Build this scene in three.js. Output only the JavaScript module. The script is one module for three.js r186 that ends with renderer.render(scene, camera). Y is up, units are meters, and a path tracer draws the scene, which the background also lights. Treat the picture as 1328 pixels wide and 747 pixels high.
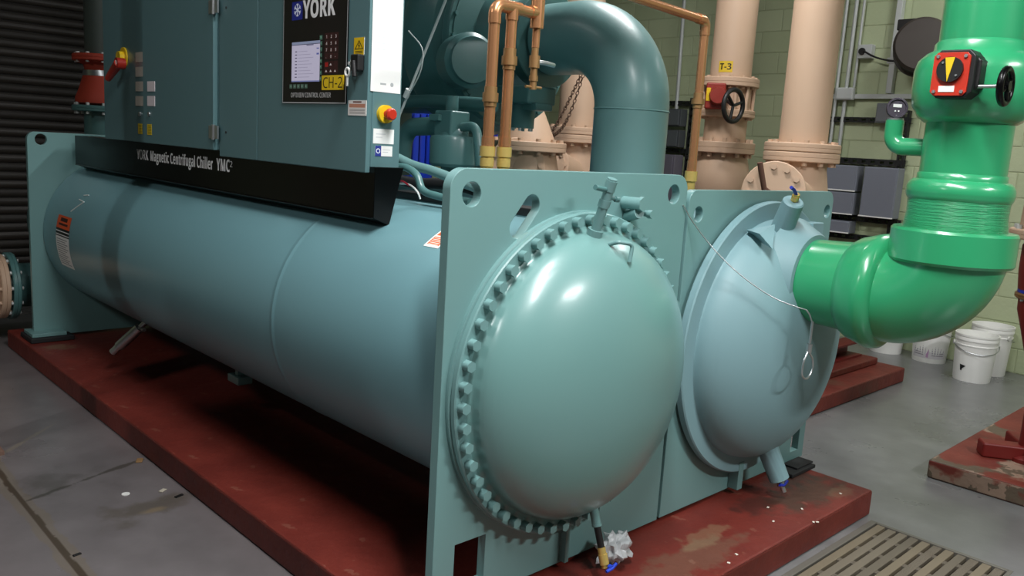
import * as THREE from 'three';
import { RoundedBoxGeometry } from 'three/addons/geometries/RoundedBoxGeometry.js';
import { mergeGeometries, toCreasedNormals } from 'three/addons/utils/BufferGeometryUtils.js';
import { FontLoader } from 'three/addons/loaders/FontLoader.js';
import { TextGeometry } from 'three/addons/geometries/TextGeometry.js';
import { RectAreaLightUniformsLib } from 'three/addons/lights/RectAreaLightUniformsLib.js';

// ---------------------------------------------------------------- camera, exposure, lights
const scene = new THREE.Scene();
scene.background = new THREE.Color(0x000000);
const camera = new THREE.PerspectiveCamera(37.954, 1328 / 747, 0.05, 60);
camera.position.set(0, 1.6, 0);
camera.rotation.set(-0.1689316, -0.77199632, 0.0606237, 'YXZ');
camera.updateMatrixWorld(true);
const renderer = new THREE.WebGLRenderer({ antialias: true });
renderer.toneMapping = THREE.LinearToneMapping;
renderer.toneMappingExposure = 1.0;
renderer.shadowMap.enabled = true;
RectAreaLightUniformsLib.init();
const CEIL = 4.2;
// ceiling fluorescent fittings: centre x, z, turn, strength, length
const LAMPS = [
  [1.1, -0.6, 0.95, 110, 2.4, 'over the front of the condenser head'],
  [3.1, 2.5, 0.0, 205, 1.2, 'in front of the two end plates'],
  [-2.7, -2.9, 0.43, 80, 1.2, 'over the bare floor beside the cabinets'],
  [4.1, -3.05, 1.5708, 95, 1.2, 'over the aisle between the vessels and the green wall'],
  [6.4, -1.6, 1.5708, 48, 1.2, 'added to brighten the green block wall'],  // extra fill lamp, added for the wall, buckets and floor
  [1.0, -4.3, 1.5708, 5, 1.2, 'above the skirt and cabinets'],
];
const LAMP_COLOUR = new THREE.Color().setRGB(1.0, 1.0, 1.0);

// ---------------------------------------------------------------- helpers
const V = (x, y, z) => new THREE.Vector3(x, y, z);
let seed = 7;
const rnd = () => { seed = (seed * 1664525 + 1013904223) >>> 0; return seed / 4294967296; };
const used = new Map();
function numbered(name) {
  const n = used.get(name) || 0; used.set(name, n + 1);
  return n ? name + '_' + String(n).padStart(3, '0') : name;
}
const FPX = 1086.136;
function ray(px, py) { return V((px - 664) / FPX, -(py - 373.5) / FPX, -1).applyQuaternion(camera.quaternion); }
function at(px, py, axis, val) {          // where the ray through a pixel meets a plane x, y or z = val
  const r = ray(px, py), c = camera.position;
  return c.clone().addScaledVector(r, (val - c[axis]) / r[axis]);
}
function atDepth(px, py, t) { return camera.position.clone().addScaledVector(ray(px, py), t); }
const bases = new Map();
function baseOf(o) { while (o) { if (bases.has(o)) return bases.get(o); o = o.parent; } return V(0, 0, 0); }
function thing(name, label, category, pos = [0, 0, 0], group) {
  const o = new THREE.Group(); o.name = numbered(name); scene.add(o);
  o.position.set(...pos); bases.set(o, V(...pos));
  o.userData = { label, category }; if (group) o.userData.group = group;
  return o;
}
function tag(o, label, category, group) { o.userData.label = label; o.userData.category = category; if (group) o.userData.group = group; return o; }
// geometry given in world coordinates, added under parent
function obj(name, geo, mat, parent = scene) {
  let g = Array.isArray(geo) ? mergeGeometries(geo.map(norm)) : geo;
  const m = new THREE.Mesh(g, mat); m.castShadow = m.receiveShadow = true;
  if (parent === scene) m.name = numbered(name);
  else { m.name = name; const b = baseOf(parent); g.translate(-b.x, -b.y, -b.z); }
  parent.add(m); return m;
}
// shared geometry (around its own origin) put at a world place
function put(name, geo, mat, parent, pos, quat) {
  const m = new THREE.Mesh(geo, mat); m.castShadow = m.receiveShadow = true;
  m.name = parent === scene ? numbered(name) : name;
  const b = parent === scene ? V(0, 0, 0) : baseOf(parent);
  m.position.copy(pos).sub(b); if (quat) m.quaternion.copy(quat);
  parent.add(m); return m;
}
function struct(name, geo, mat) { const m = obj(name, geo, mat); m.userData.kind = 'structure'; return m; }
function norm(g) {
  g = g.index ? g.toNonIndexed() : g.clone();
  for (const k of Object.keys(g.attributes)) if (!['position', 'normal', 'uv'].includes(k)) g.deleteAttribute(k);
  if (!g.attributes.uv) g.setAttribute('uv', new THREE.BufferAttribute(new Float32Array(g.attributes.position.count * 2), 2));
  return g;
}
const UP = V(0, 1, 0);
const quatTo = (dir) => new THREE.Quaternion().setFromUnitVectors(UP, dir.clone().normalize());
function box(x0, x1, y0, y1, z0, z1, r = 0) {
  const w = x1 - x0, h = y1 - y0, d = z1 - z0;
  const g = r > 0 ? new RoundedBoxGeometry(w, h, d, 2, Math.min(r, w / 2.01, h / 2.01, d / 2.01)) : new THREE.BoxGeometry(w, h, d);
  return g.translate((x0 + x1) / 2, (y0 + y1) / 2, (z0 + z1) / 2);
}
function uvMetres(g) {                     // box-projected uv in metres
  g = g.index ? g.toNonIndexed() : g;
  const p = g.attributes.position, n = g.attributes.normal, uv = new Float32Array(p.count * 2);
  for (let i = 0; i < p.count; i++) {
    const ax = Math.abs(n.getX(i)), ay = Math.abs(n.getY(i)), az = Math.abs(n.getZ(i));
    if (ay >= ax && ay >= az) { uv[2 * i] = p.getX(i); uv[2 * i + 1] = p.getZ(i); }
    else if (ax >= az) { uv[2 * i] = p.getZ(i); uv[2 * i + 1] = p.getY(i); }
    else { uv[2 * i] = p.getX(i); uv[2 * i + 1] = p.getY(i); }
  }
  g.setAttribute('uv', new THREE.BufferAttribute(uv, 2)); return g;
}
function cyl(a, b, r, seg = 24, r2 = r) {
  const d = b.clone().sub(a), g = new THREE.CylinderGeometry(r2, r, d.length(), seg);
  return g.applyQuaternion(quatTo(d)).translate((a.x + b.x) / 2, (a.y + b.y) / 2, (a.z + b.z) / 2);
}
// profile [[radius, along], ...] turned about the axis dir through origin
function lathe(profile, origin, dir = UP, seg = 48, crease = 0.5) {
  let g = new THREE.LatheGeometry(profile.map(([r, h]) => new THREE.Vector2(Math.max(r, 1e-5), h)), seg);
  g = toCreasedNormals(g, crease);
  return g.applyQuaternion(quatTo(dir)).translate(origin.x, origin.y, origin.z);
}
function arcPath(corners, R, n = 10) {     // polyline with rounded corners
  const out = [corners[0].clone()];
  for (let i = 1; i < corners.length - 1; i++) {
    const p = corners[i], a = corners[i - 1].clone().sub(p), b = corners[i + 1].clone().sub(p);
    const la = a.length(), lb = b.length(); a.normalize(); b.normalize();
    const ang = Math.acos(THREE.MathUtils.clamp(a.dot(b), -1, 1));
    const rr = Array.isArray(R) ? R[i - 1] : R;
    const t = Math.min(rr / Math.tan(ang / 2), la * 0.999, lb * 0.999), rad = t * Math.tan(ang / 2);
    const bis = a.clone().add(b).normalize(), c = p.clone().addScaledVector(bis, rad / Math.sin(ang / 2));
    const s = p.clone().addScaledVector(a, t).sub(c), e = p.clone().addScaledVector(b, t).sub(c);
    const sw = s.angleTo(e), ax = s.clone().cross(e).normalize();
    for (let k = 0; k <= n; k++) out.push(s.clone().applyAxisAngle(ax, sw * k / n).add(c));
  }
  out.push(corners[corners.length - 1].clone()); return out;
}
function sweep(pts, r, seg = 20, caps = true) { // tube of radius r (number or function of 0..1) along points
  pts = pts.filter((p, i) => !i || p.distanceTo(pts[i - 1]) > 1e-6);
  const n = pts.length, pos = [], idx = [], tan = [], uv = [];
  for (let i = 0; i < n; i++) tan.push(pts[Math.min(i + 1, n - 1)].clone().sub(pts[Math.max(i - 1, 0)]).normalize());
  let nx = Math.abs(tan[0].y) < 0.9 ? V(0, 1, 0) : V(1, 0, 0); nx.sub(tan[0].clone().multiplyScalar(nx.dot(tan[0]))).normalize();
  let len = 0; const L = [0]; for (let i = 1; i < n; i++) { len += pts[i].distanceTo(pts[i - 1]); L.push(len); }
  for (let i = 0; i < n; i++) {
    if (i) { const q = new THREE.Quaternion().setFromUnitVectors(tan[i - 1], tan[i]); nx.applyQuaternion(q); nx.sub(tan[i].clone().multiplyScalar(nx.dot(tan[i]))).normalize(); }
    const by = tan[i].clone().cross(nx), rr = typeof r === 'function' ? r(L[i] / len) : r;
    for (let k = 0; k <= seg; k++) {
      const a = k / seg * Math.PI * 2, p = pts[i].clone().addScaledVector(nx, Math.cos(a) * rr).addScaledVector(by, Math.sin(a) * rr);
      pos.push(p.x, p.y, p.z); uv.push(a * rr, L[i]);
    }
  }
  const w = seg + 1;
  for (let i = 0; i < n - 1; i++) for (let k = 0; k < seg; k++) { const a = i * w + k, b = a + w; idx.push(a, a + 1, b, b, a + 1, b + 1); }
  if (caps) for (const [i, s] of [[0, 1], [n - 1, -1]]) {
    const c = pos.length / 3; pos.push(pts[i].x, pts[i].y, pts[i].z); uv.push(0, 0);
    const st = pos.length / 3;
    for (let k = 0; k <= seg; k++) { const j = (i * w + k) * 3; pos.push(pos[j], pos[j + 1], pos[j + 2]); uv.push(0, 0); }
    for (let k = 0; k < seg; k++) s > 0 ? idx.push(c, st + k + 1, st + k) : idx.push(c, st + k, st + k + 1);
  }
  const g = new THREE.BufferGeometry();
  g.setAttribute('position', new THREE.Float32BufferAttribute(pos, 3)); g.setAttribute('uv', new THREE.Float32BufferAttribute(uv, 2));
  g.setIndex(idx); g.computeVertexNormals(); return g;
}
const curve = (pts, n = 24) => new THREE.CatmullRomCurve3(pts).getPoints(n);
function extrudeXY(shape, z0, z1, bevel = 0) { // shape in x, y drawn between z0 and z1
  const g = new THREE.ExtrudeGeometry(shape, { depth: z1 - z0 - 2 * bevel, bevelEnabled: bevel > 0, bevelSize: bevel, bevelThickness: bevel, bevelOffset: -bevel, bevelSegments: 2, curveSegments: 16 });
  return g.translate(0, 0, z0 + bevel);
}
// ---------------------------------------------------------------- textures
function noise2(w, h, period, oct, sd) {    // tiling value noise 0..1
  const out = new Float32Array(w * h); let amp = 1, tot = 0; let s0 = sd;
  for (let o = 0; o < oct; o++) {
    const P = period << o, lat = new Float32Array(P * P); let s = (s0 += 7919) >>> 0;
    for (let i = 0; i < P * P; i++) { s = (s * 1664525 + 1013904223) >>> 0; lat[i] = s / 4294967296; }
    for (let y = 0; y < h; y++) for (let x = 0; x < w; x++) {
      const fx = x / w * P, fy = y / h * P, ix = fx | 0, iy = fy | 0; let u = fx - ix, v = fy - iy; u = u * u * (3 - 2 * u); v = v * v * (3 - 2 * v);
      const a = lat[iy % P * P + ix % P], b = lat[iy % P * P + (ix + 1) % P], c = lat[(iy + 1) % P * P + ix % P], d = lat[(iy + 1) % P * P + (ix + 1) % P];
      out[y * w + x] += amp * (a + (b - a) * u + (c - a) * v + (a - b - c + d) * u * v);
    }
    tot += amp; amp *= 0.55;
  }
  for (let i = 0; i < out.length; i++) out[i] /= tot;
  return out;
}
function dataTex(w, h, fn, srgb) {
  const d = new Uint8Array(w * h * 4);
  for (let i = 0; i < w * h; i++) { const c = fn(i % w, (i / w) | 0, i); d[4 * i] = c[0]; d[4 * i + 1] = c[1]; d[4 * i + 2] = c[2]; d[4 * i + 3] = 255; }
  const t = new THREE.DataTexture(d, w, h); t.wrapS = t.wrapT = THREE.RepeatWrapping; t.magFilter = THREE.LinearFilter; t.minFilter = THREE.LinearMipmapLinearFilter; t.generateMipmaps = true;
  if (srgb) t.colorSpace = THREE.SRGBColorSpace; t.needsUpdate = true; return t;
}
const N1 = noise2(512, 512, 8, 6, 11), N2 = noise2(512, 512, 4, 5, 23), N3 = noise2(512, 512, 64, 3, 37);
const fineBump = dataTex(512, 512, (x, y, i) => { const v = 255 * N3[i]; return [v, v, v]; });
const softBump = dataTex(512, 512, (x, y, i) => { const v = 255 * N1[i]; return [v, v, v]; });
const clamp8 = (v) => Math.max(0, Math.min(255, v));
const rep = (t, u, v = u) => { const c = t.clone(); c.repeat.set(u, v); c.needsUpdate = true; return c; };
function canvasTex(w, h, draw) {
  const c = document.createElement('canvas'); c.width = w; c.height = h; draw(c.getContext('2d'), w, h);
  const t = new THREE.CanvasTexture(c); t.colorSpace = THREE.SRGBColorSpace; t.anisotropy = 8; return t;
}
// ---------------------------------------------------------------- materials
const M = (color, roughness = 0.5, o = {}) => new THREE.MeshStandardMaterial({ color, roughness, metalness: 0, ...o });
const Phys = (color, roughness, o = {}) => new THREE.MeshPhysicalMaterial({ color, roughness, metalness: 0, ...o });
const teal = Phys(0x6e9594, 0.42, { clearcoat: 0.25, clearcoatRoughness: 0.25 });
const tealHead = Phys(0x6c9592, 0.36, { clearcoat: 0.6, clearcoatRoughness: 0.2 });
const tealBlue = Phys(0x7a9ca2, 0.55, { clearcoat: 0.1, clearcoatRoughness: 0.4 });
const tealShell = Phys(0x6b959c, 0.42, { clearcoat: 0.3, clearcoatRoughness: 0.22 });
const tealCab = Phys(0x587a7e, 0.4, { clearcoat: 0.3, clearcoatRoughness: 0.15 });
const tealShaded = Phys(0x4f7877, 0.4, { clearcoat: 0.3, clearcoatRoughness: 0.25 });  // darker copy of the chiller teal, with shade put into the colour
const blackGloss = Phys(0x040405, 0.28, { specularIntensity: 0.5 });
const black = M(0x121213, 0.5), blackRubber = M(0x17181a, 0.75);
const greenPipe = Phys(0x2f9c68, 0.3, { clearcoat: 0.7, clearcoatRoughness: 0.18 });
const beige = M(0xc9aa90, 0.55);
const copper = Phys(0xd0966a, 0.27, { metalness: 0.75 }), brass = Phys(0xdcc070, 0.25, { metalness: 0.5 }), bronze = Phys(0xa98358, 0.42, { metalness: 0.75 });
const steel = Phys(0xc4c8ca, 0.3, { metalness: 0.9 }), galv = Phys(0xc6cac8, 0.45, { metalness: 0.15 }), dullGrey = M(0x75787c, 0.5);
const redPaint = Phys(0xa8291c, 0.4), redDark = M(0x701a16, 0.5), redValve = Phys(0xc0301c, 0.4);
const yellow = M(0xe5c01c, 0.45), white = M(0xeeeeea, 0.5), bluePlastic = M(0x1d3fbf, 0.4), blueDeep = M(0x1c2fa0, 0.45);
const rubberRed = M(0xa83a26, 0.6);
const panelGrey = M(0x777b86, 0.45), strutBlack = M(0x1a1c1c, 0.5);

// ================================================================ STRUCTURE
const X0 = -5.2, XW = 7.66, ZB = -8.6, ZF = 5.2;
// floor with a trench cut out for the grating
const GX0 = 1.2, GX1 = 3.765, GZ0 = -1.41, GZ1 = -0.82;
const FW = XW - X0, FD = ZF - ZB;
const floorTex = dataTex(2048, 2048, (x, y) => {
  const i = ((y * 3) & 511) * 512 + ((x * 3) & 511), j = ((y >> 1) & 511) * 512 + ((x >> 1) & 511);
  const k = (((y >> 2) + 97) & 511) * 512 + (((x >> 2) + 41) & 511);
  const wx = X0 + x / 2048 * FW, wz = ZB + y / 2048 * FD;
  let v = 108 + (N1[i] - 0.5) * 26 + (N2[j] - 0.5) * 34, r = v, g = v + 1, b = v + 1;
  const tint = (a, cr, cg, cb) => { r += (cr - r) * a; g += (cg - g) * a; b += (cb - b) * a; };
  // worn, brown-stained old concrete on the side of the cabinets
  const left = wx < 1.5 ? 1 : 0;
  if (left) tint(0.8 + 0.3 * (N2[k] - 0.5), 112 + (N1[i] - 0.5) * 22, 104 + (N1[i] - 0.5) * 22, 105 + (N1[i] - 0.5) * 22);
  if (left && N2[k] > 0.55) tint(Math.min(0.4, (N2[k] - 0.55) * 2.5), 66, 62, 54);
  const seg = (ax, az, bx, bz) => { const dx = bx - ax, dz = bz - az, t = THREE.MathUtils.clamp(((wx - ax) * dx + (wz - az) * dz) / (dx * dx + dz * dz), 0, 1); return Math.hypot(wx - ax - t * dx, wz - az - t * dz); };
  const wob = (N1[i] - 0.5) * 0.03;
  if (Math.abs(wx - 0.868 + wob * 0.5) < 0.011) tint(0.75, 62, 50, 36);
  else if (Math.abs(wx - 0.868 + wob * 2) < 0.04) tint(0.3, 120, 104, 74);
  if (seg(0.5, -3.95, 1.248, -4.7) + wob < 0.008) tint(0.5, 138, 128, 110);
  if (seg(0.877, -3.762, 1.42, -3.955) + wob * 2 < 0.012) tint(0.55, 58, 54, 46);
  const sp = Math.hypot((wx - 1.24) / 0.17, (wz + 3.4) / 0.12) + (N1[i] - 0.5) * 2.2; if (sp < 1) tint(Math.min(0.4, (1 - sp) * 0.7), 74, 66, 50);
  const sp2 = Math.hypot((wx - 1.25) / 0.07, (wz + 3.37) / 0.03) + (N1[i] - 0.5) * 1.6; if (sp2 < 1) tint(Math.min(0.5, (1 - sp2) * 0.9), 150, 130, 100);
  const sp3 = Math.hypot((wx - 0.98) / 0.22, (wz + 3.9) / 0.16) + (N1[i] - 0.5) * 2.4; if (sp3 < 1) tint(Math.min(0.35, (1 - sp3) * 0.6), 62, 58, 52);
  return [clamp8(r), clamp8(g), clamp8(b)];
}, true);
const floorMat = Phys(0xffffff, 0.38, { map: floorTex, bumpMap: rep(softBump, 9), bumpScale: 0.0012, roughnessMap: rep(dataTex(512, 512, (x, y, i) => { const v = 150 + 105 * N1[i]; return [v, v, v]; }), 5), clearcoat: 0.15, clearcoatRoughness: 0.25 });
{
  const s = new THREE.Shape(); s.moveTo(X0, ZB); s.lineTo(XW, ZB); s.lineTo(XW, ZF); s.lineTo(X0, ZF); s.closePath();
  const h = new THREE.Path(); h.moveTo(GX0, GZ0); h.lineTo(GX0, GZ1); h.lineTo(GX1, GZ1); h.lineTo(GX1, GZ0); h.closePath(); s.holes.push(h);
  let g = new THREE.ExtrudeGeometry(s, { depth: 0.12, bevelEnabled: false }); g.rotateX(Math.PI / 2);
  const p = g.attributes.position, uv = g.attributes.uv;
  for (let i = 0; i < p.count; i++) uv.setXY(i, (p.getX(i) - X0) / FW, (p.getZ(i) - ZB) / FD);
  struct('floor', g, floorMat);
  struct('trim_1', [box(GX0 - 0.02, GX1 + 0.02, -0.5, -0.46, GZ0 - 0.02, GZ1 + 0.02), box(GX0 - 0.06, GX0, -0.46, -0.12, GZ0, GZ1), box(GX1, GX1 + 0.04, -0.46, -0.12, GZ0, GZ1), box(GX0, GX1, -0.46, -0.12, GZ0 - 0.04, GZ0), box(GX0, GX1, -0.46, -0.12, GZ1, GZ1 + 0.04)], M(0x45413a, 0.9)).userData.label = 'concrete drain trench under the floor grating';
}
struct('ceiling', box(X0 - 0.2, XW + 0.2, CEIL, CEIL + 0.15, ZB - 0.2, ZF + 0.2), M(0x3a3c37, 0.9));
const wallTints = [0xb9c39e, 0xb5c09a, 0xbdc7a2, 0xb7c19c].map((c) => M(c, 0.55, { bumpMap: rep(fineBump, 0.6, 0.6), bumpScale: 0.002 }));
const mortar = M(0xaeb793, 0.7);
const wallR = struct('wall_right', box(XW, XW + 0.2, 0, CEIL, ZB - 0.2, ZF + 0.2), mortar);
const wallB = struct('wall_back', box(X0 - 0.2, XW, 0, CEIL, ZB - 0.2, ZB), mortar);
struct('wall_left', box(X0 - 0.2, X0, 0, CEIL, ZB, ZF + 0.2), M(0x4d4c44, 0.8));
struct('wall_front', box(X0, XW, 0, CEIL, ZF, ZF + 0.2), M(0x5d6154, 0.8));
{ // painted concrete blocks on the right wall, in running bond
  const bw = 0.406, bh = 0.203, gap = 0.009;
  const full = uvMetres(new RoundedBoxGeometry(0.022, bh - gap, bw - gap, 1, 0.004));
  for (let r = 0; r * bh < 3.4; r++) for (let k = 0; k < 17; k++) {
    const z = -8.2 + (k + (r % 2 ? 0.5 : 0)) * bw; if (z > -1.35) continue;
    const y = r * bh + bh / 2;
    put('block', full, wallTints[(rnd() * 4) | 0], wallR, V(XW + 0.007, y, z));
  }
  const fullB = uvMetres(new RoundedBoxGeometry(bw - gap, bh - gap, 0.022, 1, 0.004));
  for (let r = 5; r * bh < 2.9; r++) for (let k = 0; k < 8; k++) {
    const x = 7.44 - (k + (r % 2 ? 0.5 : 0)) * bw; put('block', fullB, wallTints[(rnd() * 4) | 0], wallB, V(x, r * bh + bh / 2, ZB - 0.007));
  }
}
{ // steel roll-up shutter in the back wall
  const sMat = [M(0x2a2520, 0.55), M(0x26211c, 0.6), M(0x2d2722, 0.5)];
  const d = struct('door_1', box(-0.6, 2.78, 0, 3.5, ZB + 0.005, ZB + 0.02), M(0x191613, 0.8)); d.userData.label = 'dark steel roll-up shutter with horizontal slats';
  const prof = new THREE.Shape(); prof.moveTo(0, 0); prof.lineTo(0.012, 0.004); prof.quadraticCurveTo(0.03, 0.035, 0.012, 0.066); prof.lineTo(0, 0.068); prof.closePath();
  const sg = new THREE.ExtrudeGeometry(prof, { depth: 3.3, bevelEnabled: false, curveSegments: 5 }); sg.rotateY(-Math.PI / 2); // runs along -x, bulges to +z
  for (let k = 0; k < 44; k++) put('slat', sg, sMat[k % 3], d, V(2.72, 0.1 + k * 0.077, ZB + 0.02));
  const t = struct('trim_2', [box(2.72, 2.84, 0, 3.6, ZB, ZB + 0.09, 0.006)], M(0x2a2723, 0.6)); t.userData.label = 'dark steel guide rail of the roll-up shutter';
}

// ================================================================ PLINTHS AND GRATING
function basis(axis) { const a = axis.clone().normalize(); const u = (Math.abs(a.y) < 0.9 ? V(0, 1, 0) : V(1, 0, 0)).cross(a).normalize(); return [u, a.clone().cross(u)]; }
const hexGeo = new Map();
function hex(r, h) { const k = r + ',' + h; if (!hexGeo.has(k)) hexGeo.set(k, new THREE.CylinderGeometry(r, r, h, 6)); return hexGeo.get(k); }
function boltRing(parent, c, axis, R, n, r, h, mat, name = 'bolt', phase = 0.13, from = 0, to = 1) {
  const [u, v] = basis(axis), q = quatTo(axis);
  for (let k = 0; k < n; k++) {
    const f = k / n; if (f < from || f > to) continue;
    const a = (k + phase) / n * Math.PI * 2;
    put(name, hex(r, h), mat, parent, c.clone().addScaledVector(u, Math.cos(a) * R).addScaledVector(v, Math.sin(a) * R), q);
  }
}
function flange(parent, c, axis, R, th, n, rb, mat, boltMat = mat, name = 'flange', grow = 0.03) {
  const e = Math.min(0.006, th / 4);
  const f = obj(name, lathe([[0, -th / 2], [R - e, -th / 2], [R, -th / 2 + e], [R, -0.0015], [R - 0.004, 0], [R, 0.0015], [R, th / 2 - e], [R - e, th / 2], [0, th / 2]], c, axis, 40, 0.4), mat, parent);
  if (n) boltRing(f, c, axis, R - rb * 1.9, n, rb, th + grow * 2, boltMat);
  return f;
}
const plinthTex = dataTex(1024, 1024, (x, y) => {
  const i = (y & 511) * 512 + (x & 511), j = ((y >> 1) & 511) * 512 + ((x >> 1) & 511), k = ((y * 2) & 511) * 512 + ((x * 2 + 77) & 511);
  let r = 106 + (N2[j] - 0.5) * 34, g = 37 + (N2[j] - 0.5) * 20, b = 28 + (N2[j] - 0.5) * 16;
  const d = (N1[i] - 0.5) * 26; r += d; g += d * 0.6; b += d * 0.5;
  if (N2[j] > 0.6) { const a = Math.min(0.6, (N2[j] - 0.6) * 5); r += (84 - r) * a; g += (60 - g) * a; b += (45 - b) * a; }
  if (N1[k] > 0.74) { const a = 0.3; r += (150 - r) * a; g += (120 - g) * a; b += (100 - b) * a; }
  return [clamp8(r), clamp8(g), clamp8(b)];
}, true);
const wornTex = dataTex(512, 512, (x, y, i) => {
  let r = 112 + (N2[i] - 0.5) * 36, g = 44 + (N2[i] - 0.5) * 24, b = 34 + (N2[i] - 0.5) * 18; const w = N2[(i + 131 * 512) % (512 * 512)] + (N1[i] - 0.5) * 0.5;
  if (w > 0.52) { const a = Math.min(0.85, (w - 0.52) * 9), q = N1[(i + 77) % (512 * 512)] > 0.52; r += ((q ? 150 : 92) - r) * a; g += ((q ? 134 : 88) - g) * a; b += ((q ? 116 : 72) - b) * a; }
  return [clamp8(r), clamp8(g), clamp8(b)];
}, true);
const wornMat = M(0xffffff, 0.6, { map: rep(wornTex, 1.1), bumpMap: rep(softBump, 2.5), bumpScale: 0.004 });
const stains = [[2.55, -1.58, 0.34, 0.1, 104, 84, 66, 0.55], [2.75, -1.66, 0.16, 0.06, 128, 112, 84, 0.5], [3.5, -1.62, 0.3, 0.13, 62, 48, 36, 0.75], [3.62, -1.75, 0.2, 0.1, 48, 40, 32, 0.7], [3.2, -1.7, 0.16, 0.07, 58, 26, 20, 0.6], [1.95, -1.62, 0.14, 0.08, 58, 26, 20, 0.5], [1.6, -5.85, 0.11, 0.09, 112, 90, 66, 0.7], [3.66, -1.52, 0.1, 0.05, 120, 96, 72, 0.5]];
const mainTex = dataTex(1024, 2048, (x, y) => {
  const wx = 1.3 + x / 1024 * 2.6, wz = -6.6 + y / 2048 * 5.2, i = (y & 511) * 512 + (x & 511), j = ((y >> 1) & 511) * 512 + ((x >> 1) & 511), k = ((y * 3) & 511) * 512 + ((x * 3 + 77) & 511);
  let r = 106 + (N2[j] - 0.5) * 30, g = 37 + (N2[j] - 0.5) * 18, b = 28 + (N2[j] - 0.5) * 14; const d = (N1[i] - 0.5) * 26 + (N3[k] - 0.5) * 12; r += d; g += d * 0.6; b += d * 0.5;
  for (const [sx, sz, rx, rz, cr, cg, cb, al] of stains) { const q = Math.hypot((wx - sx) / rx, (wz - sz) / rz) + (N1[k] - 0.5) * 1.5; if (q < 1) { const a = Math.min(al, (1 - q) * 1.6); r += (cr - r) * a; g += (cg - g) * a; b += (cb - b) * a; } }
  if (N1[k] > 0.75) { r += (150 - r) * 0.3; g += (120 - g) * 0.3; b += (100 - b) * 0.3; }
  return [clamp8(r), clamp8(g), clamp8(b)];
}, true);
mainTex.repeat.set(1 / 2.6, 1 / 5.2); mainTex.offset.set(-1.3 / 2.6, 6.6 / 5.2);
const mainMat = M(0xffffff, 0.55, { map: mainTex, bumpMap: rep(softBump, 2.5), bumpScale: 0.004 });
const plinthMat = M(0xffffff, 0.55, { map: rep(plinthTex, 0.9), bumpMap: rep(softBump, 2.5), bumpScale: 0.004 });
const PY = 0.122;
tag(obj('concrete_plinth', uvMetres(box(1.45, 3.82, 0, PY, -6.5, -1.44, 0.012)), mainMat), 'long low red-painted concrete plinth under the teal chiller', 'plinth');
const pumpPlinth = thing('pump_plinth', 'stepped red plinth and steel frame behind the chiller under the beige pipework', 'plinth', [5.4, 0, -2.9]);
obj('concrete_base', uvMetres(box(4.35, 6.5, 0, 0.11, -4.6, -2.34, 0.012)), plinthMat, pumpPlinth);
obj('upper_step', uvMetres(box(4.35, 6.42, 0.11, 0.16, -4.5, -2.52, 0.01)), plinthMat, pumpPlinth);
obj('steel_channel', [box(4.5, 6.35, 0.16, 0.175, -2.75, -2.62), box(4.5, 6.35, 0.175, 0.27, -2.75, -2.735), box(4.5, 6.35, 0.27, 0.285, -2.75, -2.62)], redDark, pumpPlinth);
obj('steel_channel', [box(4.5, 6.35, 0.16, 0.175, -4.3, -4.17), box(4.5, 6.35, 0.175, 0.27, -4.3, -4.285), box(4.5, 6.35, 0.27, 0.285, -4.3, -4.17)], redDark, pumpPlinth);
tag(obj('strainer_plinth', uvMetres(box(4.56, 6.2, 0, 0.1, -1.46, 0.9, 0.012)), wornMat), 'low red concrete plinth with worn patches under the red strainer', 'plinth');
{ // drain grating: bars along x with short bridges
  const t = thing('floor_grating', 'worn tan metal drain grating with long slots beside the red plinth', 'grating', [(GX0 + GX1) / 2, -0.05, (GZ0 + GZ1) / 2]);
  const gm = [M(0x675f52, 0.55, { bumpMap: rep(softBump, 3), bumpScale: 0.002 }), M(0x6d6557, 0.5), M(0x60594c, 0.6), M(0x716755, 0.55)];
  const frame = M(0x6d6a62, 0.5, { metalness: 0.3 });
  obj('frame', [box(GX0, GX1, -0.05, 0.002, GZ0, GZ0 + 0.03, 0.003), box(GX0, GX1, -0.05, 0.002, GZ1 - 0.018, GZ1, 0.003), box(GX1 - 0.02, GX1, -0.05, 0.002, GZ0 + 0.03, GZ1 - 0.018, 0.003)], frame, t);
  const n = 11, z0 = GZ0 + 0.032, z1 = GZ1 - 0.02, pitch = (z1 - z0) / n, slot = 0.013;
  const br = new THREE.BoxGeometry(0.03, 0.03, slot + 0.002);
  for (let k = 0; k < n; k++) {
    const za = z0 + k * pitch + slot / 2, zb = z0 + (k + 1) * pitch - slot / 2;
    const bar = obj('bar', box(GX0 + 0.005, GX1 - 0.022, -0.04, -0.002 + rnd() * 0.002, za, zb, 0.003), gm[(rnd() * 4) | 0], t);
    if (k) for (let x = GX1 - 0.13 - (k % 2) * 0.02; x > GX0 + 1.0; x -= 0.17) put('bridge', br, gm[0], bar, V(x, -0.0185, za - slot / 2));
  }
}

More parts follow.
